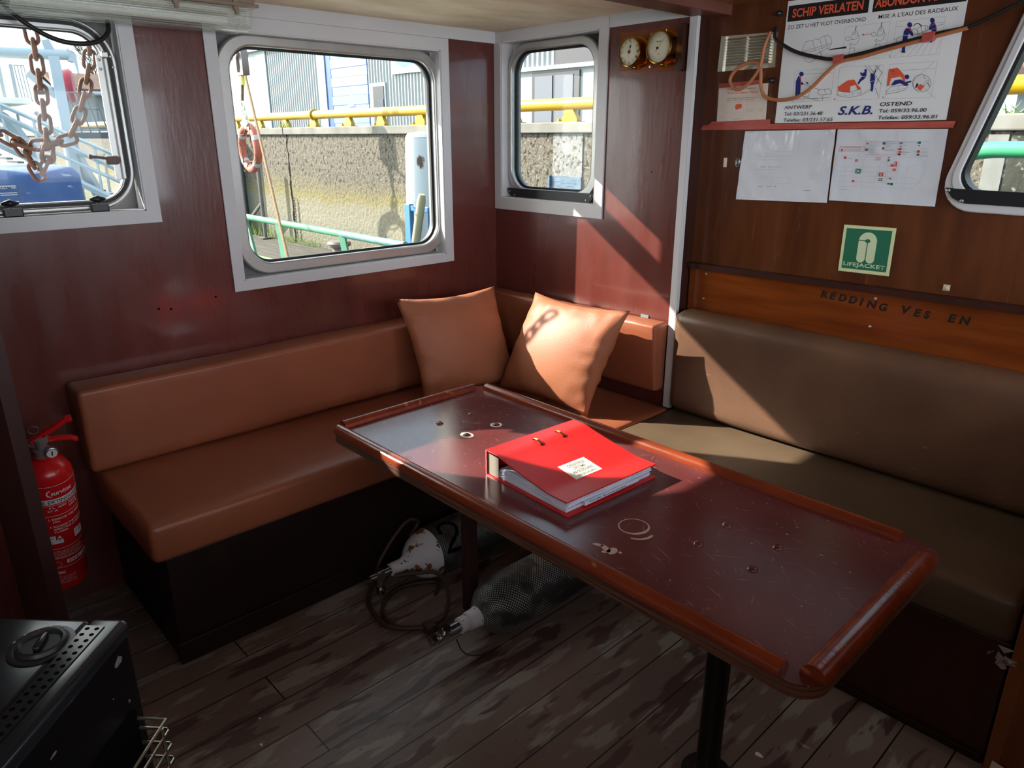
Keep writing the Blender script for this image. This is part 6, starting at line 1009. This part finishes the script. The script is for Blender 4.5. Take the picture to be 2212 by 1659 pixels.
bm=BM(); addmesh(bm,plate([[(-.1,2.28),(.13,2.28),(.13,2.5),(.1,2.72),(.02,2.80),(-.08,2.78),(-.12,2.6)],fillet([(-.065,2.32),(.06,2.32),(.045,2.53),(-.055,2.53)],.03)],-.05,.05,lambda u,v,w:V((-8.5+u,2.72-w,v)))); obj('cheek',bm,M['block'],bk)
bm=BM(); lathe(bm,[(.045,-.09),(.05,-.08),(.05,.08),(.045,.09)],axisM((-8.48,2.72,2.56),(0,1,0)),14); obj('pin',bm,M['block'],bk)
bm=BM(); box(bm,-8.66,-8.61,2.68,2.76,2.35,3.3); box(bm,-8.46,-8.36,2.70,2.74,2.8,3.3); obj('hanger',bm,M['galv'],bk)
bm=BM(); tube(bm,[(-8.45,2.72,2.6),(-8.42,2.72,2.28),(-3.0,.468,.4)],[.02,.018,.013],8); tag(obj('boat_rope',bm,M['rope'],None),'long brown rope slanting from the pulley down to the green rail','rope')
# bulwark rails
gr=thing('boat_rail','green pipe rail slanting across the bottom of the large window','rail',(-4.5,1.15,.1))
bm=BM(); tube(bm,[(-7.5,1.19,.62),(-3.35,1.155,.62)],.031,14); obj('rail_pipe',bm,M['greenp'],gr,50)
bm=BM(); tube(bm,[(-3.35,1.155,.62),(-2.36,1.145,.62)],.031,14); lathe(bm,[(.02,0),(.02,-.01)],axisM((-2.36,1.145,.62),(-1,0,0)),12); obj('worn_end',bm,M['tealp'],gr,50,label='blue grey worn end of the rail')
for a,b in(((-4.58,1.16,.60),(-4.30,1.06,.23)),((-3.33,1.15,.60),(-3.06,1.05,.23)),((-5.40,1.17,.60),(-5.06,1.08,.23)),((-6.6,1.18,.6),(-6.3,1.08,.23))):
    bm=BM(); tube(bm,[a,b],.036,4,sq=True); obj('stanchion',bm,M['greenp'],gr)
bm=BM(); box(bm,-7.2,-2.2,.9,1.02,-1.14,.20); obj('bulwark_plate',bm,M['greenp'],gr)
bm=BM(); box(bm,-7.2,-2.2,.50,1.14,.20,.24); obj('bulwark_cap',bm,M['greenl'],gr,label='light green bulwark cap')
bm=BM(); tube(bm,smoothpts([(1.18,1.52,1.20),(1.31,1.5,1.325),(1.45,1.5,1.378),(1.7,1.5,1.386),(2.6,1.5,1.39),(3.4,1.5,1.39)],6),.034,16); tag(obj('bow_rail',bm,mat('weathered_green',(62,150,104),.5,0,.5,(70,128,132),5,(1,1,1),.4,.6),None,50),'green pipe rail outside the slanted window','rail')
# jetty and bits on the quay foot
jt=thing('jetty','grey plank jetty at the foot of the quay wall','jetty',(-9,3.2,-.3))
bm=BM(); r=random.Random(6)
for k in range(13): box(bm,-11.4,-6.75+r.uniform(-.2,.1),1.9+k*.145,2.035+k*.145,-.36,-.30+r.uniform(-.006,.0),.006)
obj('planks',bm,M['plank'],jt)
bm=BM()
for x in(-11.2,-9.8,-8.4,-7.1):
    bm=BM(); box(bm,x-.1,x+.1,1.95,3.75,-1.3,-.36); obj('beam',bm,M['piled'],jt)
bm=BM(); r=random.Random(9)
for k in range(260):
    x=r.uniform(-11.35,-8.6); y=r.uniform(3.66,3.86); h=r.uniform(.05,.22)*(1.3 if -11.4<x<-10.2 else .7); a=r.uniform(-.08,.08); f=[bm.verts.new(p) for p in((x-.012,y,-.3),(x+.012,y,-.3),(x+a,y-.03,-.3+h))]; bm.faces.new(f)
tag(obj('weeds',bm,M['weed'],None),'green weeds on the jetty against the wall foot','weeds',None,'stuff')
pl=thing('stand_pole','thin grey pole with a brace standing on the jetty','pole',(-10.26,3.6,-.3))
bm=BM(); tube(bm,[(-10.26,3.6,-.288),(-10.27,3.6,1.05)],.036,8); box(bm,-10.36,-10.16,3.5,3.7,-.292,-.282); obj('post',bm,M['pole'],pl)
bm=BM(); tube(bm,[(-11.3,3.58,-.28),(-10.27,3.6,.32)],.03,6); obj('brace',bm,M['pole'],pl)
bo_=thing('bollard','rusty mushroom bollard beyond the green rail','bollard',(-7.5,3.5,-.292))
bm=BM(); lathe(bm,[(.17,-.292),(.12,-.27),(.105,-.25),(.105,-.17),(.17,-.14),(.18,-.10),(.16,-.07),(.02,-.06)],Matrix.Translation((-7.5,3.5,0)),20); obj('post',bm,M['bollard'],bo_,40)
bm=BM(); box(bm,-7.7,-7.3,3.3,3.7,-.292,-.28); obj('base',bm,M['bollard'],bo_)
bm=BM(); box(bm,-6.6,-5.95,3.3,3.86,-1.14,-.06,.03); tag(obj('concrete_block',bm,M['cblock'],None),'cream concrete block at the foot of the quay','block')
pi=thing('mooring_pile','white painted mooring pile with peeling paint','pile',(-5.48,3.6,-1.14))
bm=BM(); r=random.Random(1); tube(bm,[(-5.49,3.6,-1.14),(-5.48,3.6,.6),(-5.46,3.6,1.43)],[.21,.2,.185],14); obj('post',bm,M['pile'],pi,40)
bm=BM(); lathe(bm,[(.185,0),(.15,.05),(.02,.07)],Matrix.Translation((-5.46,3.6,1.43)),14); obj('cap',bm,M['pile'],pi,40)
bf=thing('blue_frame','bright blue steel frame leaning by the white pile','frame',(-5.15,3.31,-.3))
for a in((-5.42,-5.30,-.3,.63),(-4.93,-4.82,-.3,.62)):
    bm=BM(); box(bm,a[0],a[1],3.28,3.35,a[2],a[3],.01); obj('upright',bm,M['bframe'],bf)
for z in(.545,.12):
    bm=BM(); box(bm,-5.30,-4.93,3.29,3.34,z,z+.07,.01); obj('crossbar',bm,M['bframe'],bf)
bm=BM(); tube(bm,[(-5.22,3.2,-.285),(-4.93,3.2,.70),(-4.91,3.2,.775)],[.055,.055,.04],12); tag(obj('wooden_pole',bm,M['polew'],None,50),'pale round pole leaning in front of the blue frame','pole')
bm=BM(); box(bm,-11.95,-11.45,3.4,3.86,-1.2,1.47,.03); tag(obj('fender_pile',bm,M['piled'],None),'dark square fender pile at the left edge of the large window','pile')
bm=BM(); prev=None
for k in range(16): 
    z=.42-k*.045; c=V((-9.5,3.84,z)); n1=V((1,0,0)) if k%2 else V((0,1,0)); tube(bm,[c+n1*.014*math.cos(a*PI/5)+V((0,0,.03*math.sin(a*PI/5))) for a in range(10)],.006,5,True)
tag(obj('wall_chain',bm,M['block'],None),'thin dark chain hanging down the quay joint','chain')
# ---- gangway behind the left window
gw=thing('gangway','white steel gangway with gantry, platform and sloping rails behind the hanging chains','gangway',(-9.1,.4,-.3))
def bar(name,a,b,r_,m=None,sq=True,par=None): 
    bm=BM(); tube(bm,[a,b],r_,4 if sq else 12,sq=sq); return obj(name,bm,m or M['gang'],par or gw,0 if sq else 50)
for xx,dz in((-8.7,0),(-9.55,.10)):
    for za,zb,rr in((1.80,1.206,.026),(1.68,1.0,.034),(1.50,.84,.022),(1.30,.52,.045)):
        bar('side_rail',(xx,-.45,za+dz+.09),(xx,1.35,zb+dz-.23),rr)
    for k in range(6):
        y=-.3+k*.32; bar('stanchion',(xx,y,1.74-.56*(y+.14)+dz),(xx,y,1.20-.56*(y+.14)+dz),.018)
bm=BM()
for k in range(16):
    y=-.42+k*.11; z=1.22-.44*(k*.11); box(bm,-9.5,-8.74,y-.035,y+.035,z,z+.025)
obj('treads',bm,M['tread'],gw)
gt=gw
bm=BM(); tube(bm,[(-9,-1.2,2.40),(-9,.62,2.455)],.07,14); obj('top_tube',bm,M['gang'],gt,50)
bm=BM(); box(bm,-9.07,-8.93,.37,.50,-.3,2.42,.01); obj('gantry_post',bm,M['gang'],gt)
bm=BM(); prism(bm,[(.33,2.60),(.42,2.62),(.48,2.45),(.36,2.43)],lambda u,v,w:V((-9+w,u,v)),-.05,.05); prism(bm,[(.60,2.53),(.70,2.45),(.70,2.23),(.68,2.23),(.66,2.36),(.6,2.38)],lambda u,v,w:V((-9+w,u,v)),-.06,.06); obj('end_bracket',bm,M['gang'],gt)
bm=BM(); tube(bm,[(-9,.40,1.95),(-9,.12,2.22)],.055,4,sq=True); tube(bm,[(-9,.42,1.45),(-9,.80,.35),(-9,.86,-.3)],.075,4,sq=True); tube(bm,[(-9,.40,1.35),(-9,.12,1.75)],.03,4,sq=True); tube(bm,smoothpts([(-9,-.9,1.83),(-9,-.4,1.75),(-9,-.15,1.55),(-9,.0,1.0),(-9,.05,-.3)],5),.07,4,sq=True); obj('strut',bm,M['gang'],gt)
pf=gw
bm=BM(); box(bm,-10.0,-8.8,-1.3,.05,1.83,1.90,.01); box(bm,-9.9,-8.9,-1.3,-.2,1.76,1.83); obj('platform_deck',bm,mat('cream_platform',(224,222,206),.5),pf)
for y in(-.115,.02):
    bm=BM(); box(bm,-9.4,-9.36,y-.022,y+.022,1.9,2.33); obj('screen_post',bm,M['gscreen'],pf)
bm=BM(); tube(bm,[(-9.38,.06,2.32),(-9.38,.17,2.32)],.008,5)
for k in range(4): tube(bm,[(-9.38,.06+k*.036,2.32),(-9.38,.08+k*.036,1.88)],.007,5)
obj('guard_rail',bm,M['cladgrey'],pf)
rlg=gw
bm=BM()
for a,b in(((.55,2.0),(.86,2.0)),((.58,1.8),(.90,1.8)),((.62,1.56),(.98,1.56))): tube(bm,[(-9.1,a[0],a[1]),(-9.1,b[0],b[1])],.011,5)
for k in range(4): tube(bm,[(-9.1,.56+k*.1,2.0),(-9.1,.64+k*.11,1.5)],.011,5)
obj('landing_rail',bm,M['pole'],rlg)
bm=BM(); box(bm,-9.3,-8.9,.5,1.05,1.42,1.5); obj('landing',bm,M['piled'],rlg)
lr=thing('lifebuoy_case','pink red lifebuoy case mounted by the gantry post','lifebuoy',(-9.4,.65,1.88))
bm=BM(); lathe(bm,[(.04,-.08),(.19,-.08),(.215,-.05),(.215,.03),(.19,.06),(.05,.075)],axisM((-9.4,.66,2.1),(.35,1,0),(0,0,1)),28); obj('case',bm,M['pinkred'],lr,40)
bm=BM(); 
for a in(-.5,-.2,.1,.4): tube(bm,[V((-9.33,.60,2.1))+V((.03,-.02+a*.06,.18)),V((-9.30,.60,2.1))+V((.03,-.02+a*.06,-.12))],.012,5)
obj('pale_ribs',bm,M['lifew'],lr)
# blue worn tarp bundle and chains close outside the left window
bt_=thing('tarp_bundle','worn blue tarpaulin bundle low behind the hanging chains','tarp',(-2.5,-1.8,.6))
bm=BM(); cushion(bm,-3.0,-2.2,-2.9,-1.10,.34,1.275,bev=.05,seed=9,amp=.03); obj('cover',bm,M['bluetarp'],bt_,50)
bm=BM(); addmesh(bm,textm('POLYMAR',-1.50,1.185,-1.42,1.203,lambda u,v,w:V((-2.168,u,v)))); 
for dz in(0,.045): stroke(bm,fillet([(-1.515,1.165-dz),(-1.405,1.165-dz),(-1.405,1.20-dz),(-1.515,1.20-dz)],.016),.004,lambda u,v,w:V((-2.166,u,v)),0,True)
obj('faded_mark',bm,M['lifew'],bt_,label='faded white mark')
def link_mesh():
    bm=BM(); a,b=.040,.021; P=[]
    for k in range(10): t_=PI*k/9; P.append((b*math.cos(t_),0,a-b+.0+b*math.sin(t_)))
    for k in range(10): t_=PI+PI*k/9; P.append((b*math.cos(t_),0,-(a-b)+b*math.sin(t_)))
    tube(bm,P,.0078,8,True); me=bpy.data.meshes.new('link'); bmesh.ops.recalc_face_normals(bm,faces=bm.faces); bm.to_mesh(me); bm.free(); me.shade_smooth(); me.materials.append(M['rust']); return me
LK=link_mesh()
def chain(label,pts,start=0,group=None):
    P=[V((-1.3,*p)) for p in pts]; t=thing('rusty_chain',label,'chain',P[0])
    seg=[]; acc=0; step=.0615
    tot=sum((b-a).length for a,b in zip(P,P[1:])); n=max(1,round(tot/step)); 
    def at(s):
        for a,b in zip(P,P[1:]):
            L=(b-a).length
            if s<=L: return a+(b-a)*(s/L),(b-a).normalized()
            s-=L
        return P[-1],(P[-1]-P[-2]).normalized()
    for k in range(n+1):
        c,d=at(tot*k/n); o=bpy.data.objects.new('link',LK); C.objects.link(o); o.parent=t
        Mx_=axisM(c-P[0],d,(1,0,0)); o.matrix_local=Mx_@Matrix.Rotation((PI/2 if (k+start)%2 else 0)+.35,4,'Z')
chain('rusty chain hanging down the middle of the left window',[(-1.402,2.02),(-1.401,1.86),(-1.398,1.80),(-1.402,1.68),(-1.409,1.55),(-1.417,1.46),(-1.423,1.405),(-1.425,1.375)])
chain('rusty chain slanting down beside the window rail',[(-1.175,2.0),(-1.19,1.80),(-1.203,1.735),(-1.227,1.66),(-1.25,1.595),(-1.275,1.535),(-1.306,1.478),(-1.335,1.43),(-1.40,1.412)],1)
chain('rusty chain looping up to the left from the knot',[(-1.70,1.56),(-1.62,1.48),(-1.576,1.445),(-1.541,1.42),(-1.50,1.405),(-1.445,1.408)])
chain('rusty chain end hanging in a small loop below the knot',[(-1.52,1.40),(-1.50,1.36),(-1.487,1.32),(-1.478,1.292),(-1.46,1.31),(-1.444,1.336),(-1.427,1.376)],1)
# awning along the side deck (unseen, added above the windows to shade part of the big one)
aw=thing('sun_blocker','unseen added wooden rail and canvas awning over the side deck','blocker',(-.57,-.85,1.78))
bm=BM(); box(bm,-.60,-.54,-1.5,-.15,1.865,1.945,.006); obj('blocker_rail',bm,M['blockwood'],aw)
bm=BM(); box(bm,-.585,-.555,-1.5,-.90,1.945,2.36); obj('blocker_panel',bm,M['canvas'],aw)
bm=BM(); box(bm,-.585,-.555,-.70,-.15,1.945,2.36); obj('blocker_panel',bm,M['canvas'],aw)
for y in(-1.48,-.17):
    bm=BM(); box(bm,-.56,-.10,y-.015,y+.015,1.90,1.93); obj('bracket_arm',bm,M['blockwood'],aw)

bm=BM(); box(bm,-3.1,-.10,-4.2,.3,.22,.30); tag(obj('bounce_deck',bm,mat('pale_bounce_paint',(206,204,196),.6),None),'unseen pale deck added under the large window to bounce sunlight','deck')  # added out of view, pale so that it throws sunlight onto the ceiling
bm=BM(); box(bm,-3.1,-3.02,-4.2,.3,-1.14,.22); tag(obj('hull_plate',bm,M['gang'],None),'hull plate below the side deck','hull')
# ---------------------------------------------------------------- group phrases of the repeats
for n,g in (('throw_pillow','tan pillows on the corner bench'),('seat_cushion','bench seat cushions'),('backrest_cushion','bench backrest cushions'),('bench_base','bench boxes'),('tape_strip','red tape strips on the brown wall'),('cable_tape','red tape ties on the cables'),('wall_hook','black hooks on the brown wall'),('paper_scrap','scraps on the floor'),('rusty_chain','chains outside the left window'),('bare_tree','trees beyond the quay')):
    for o in SC.objects:
        if o.parent is None and o.name.split('.')[0]==n: o['group']=g
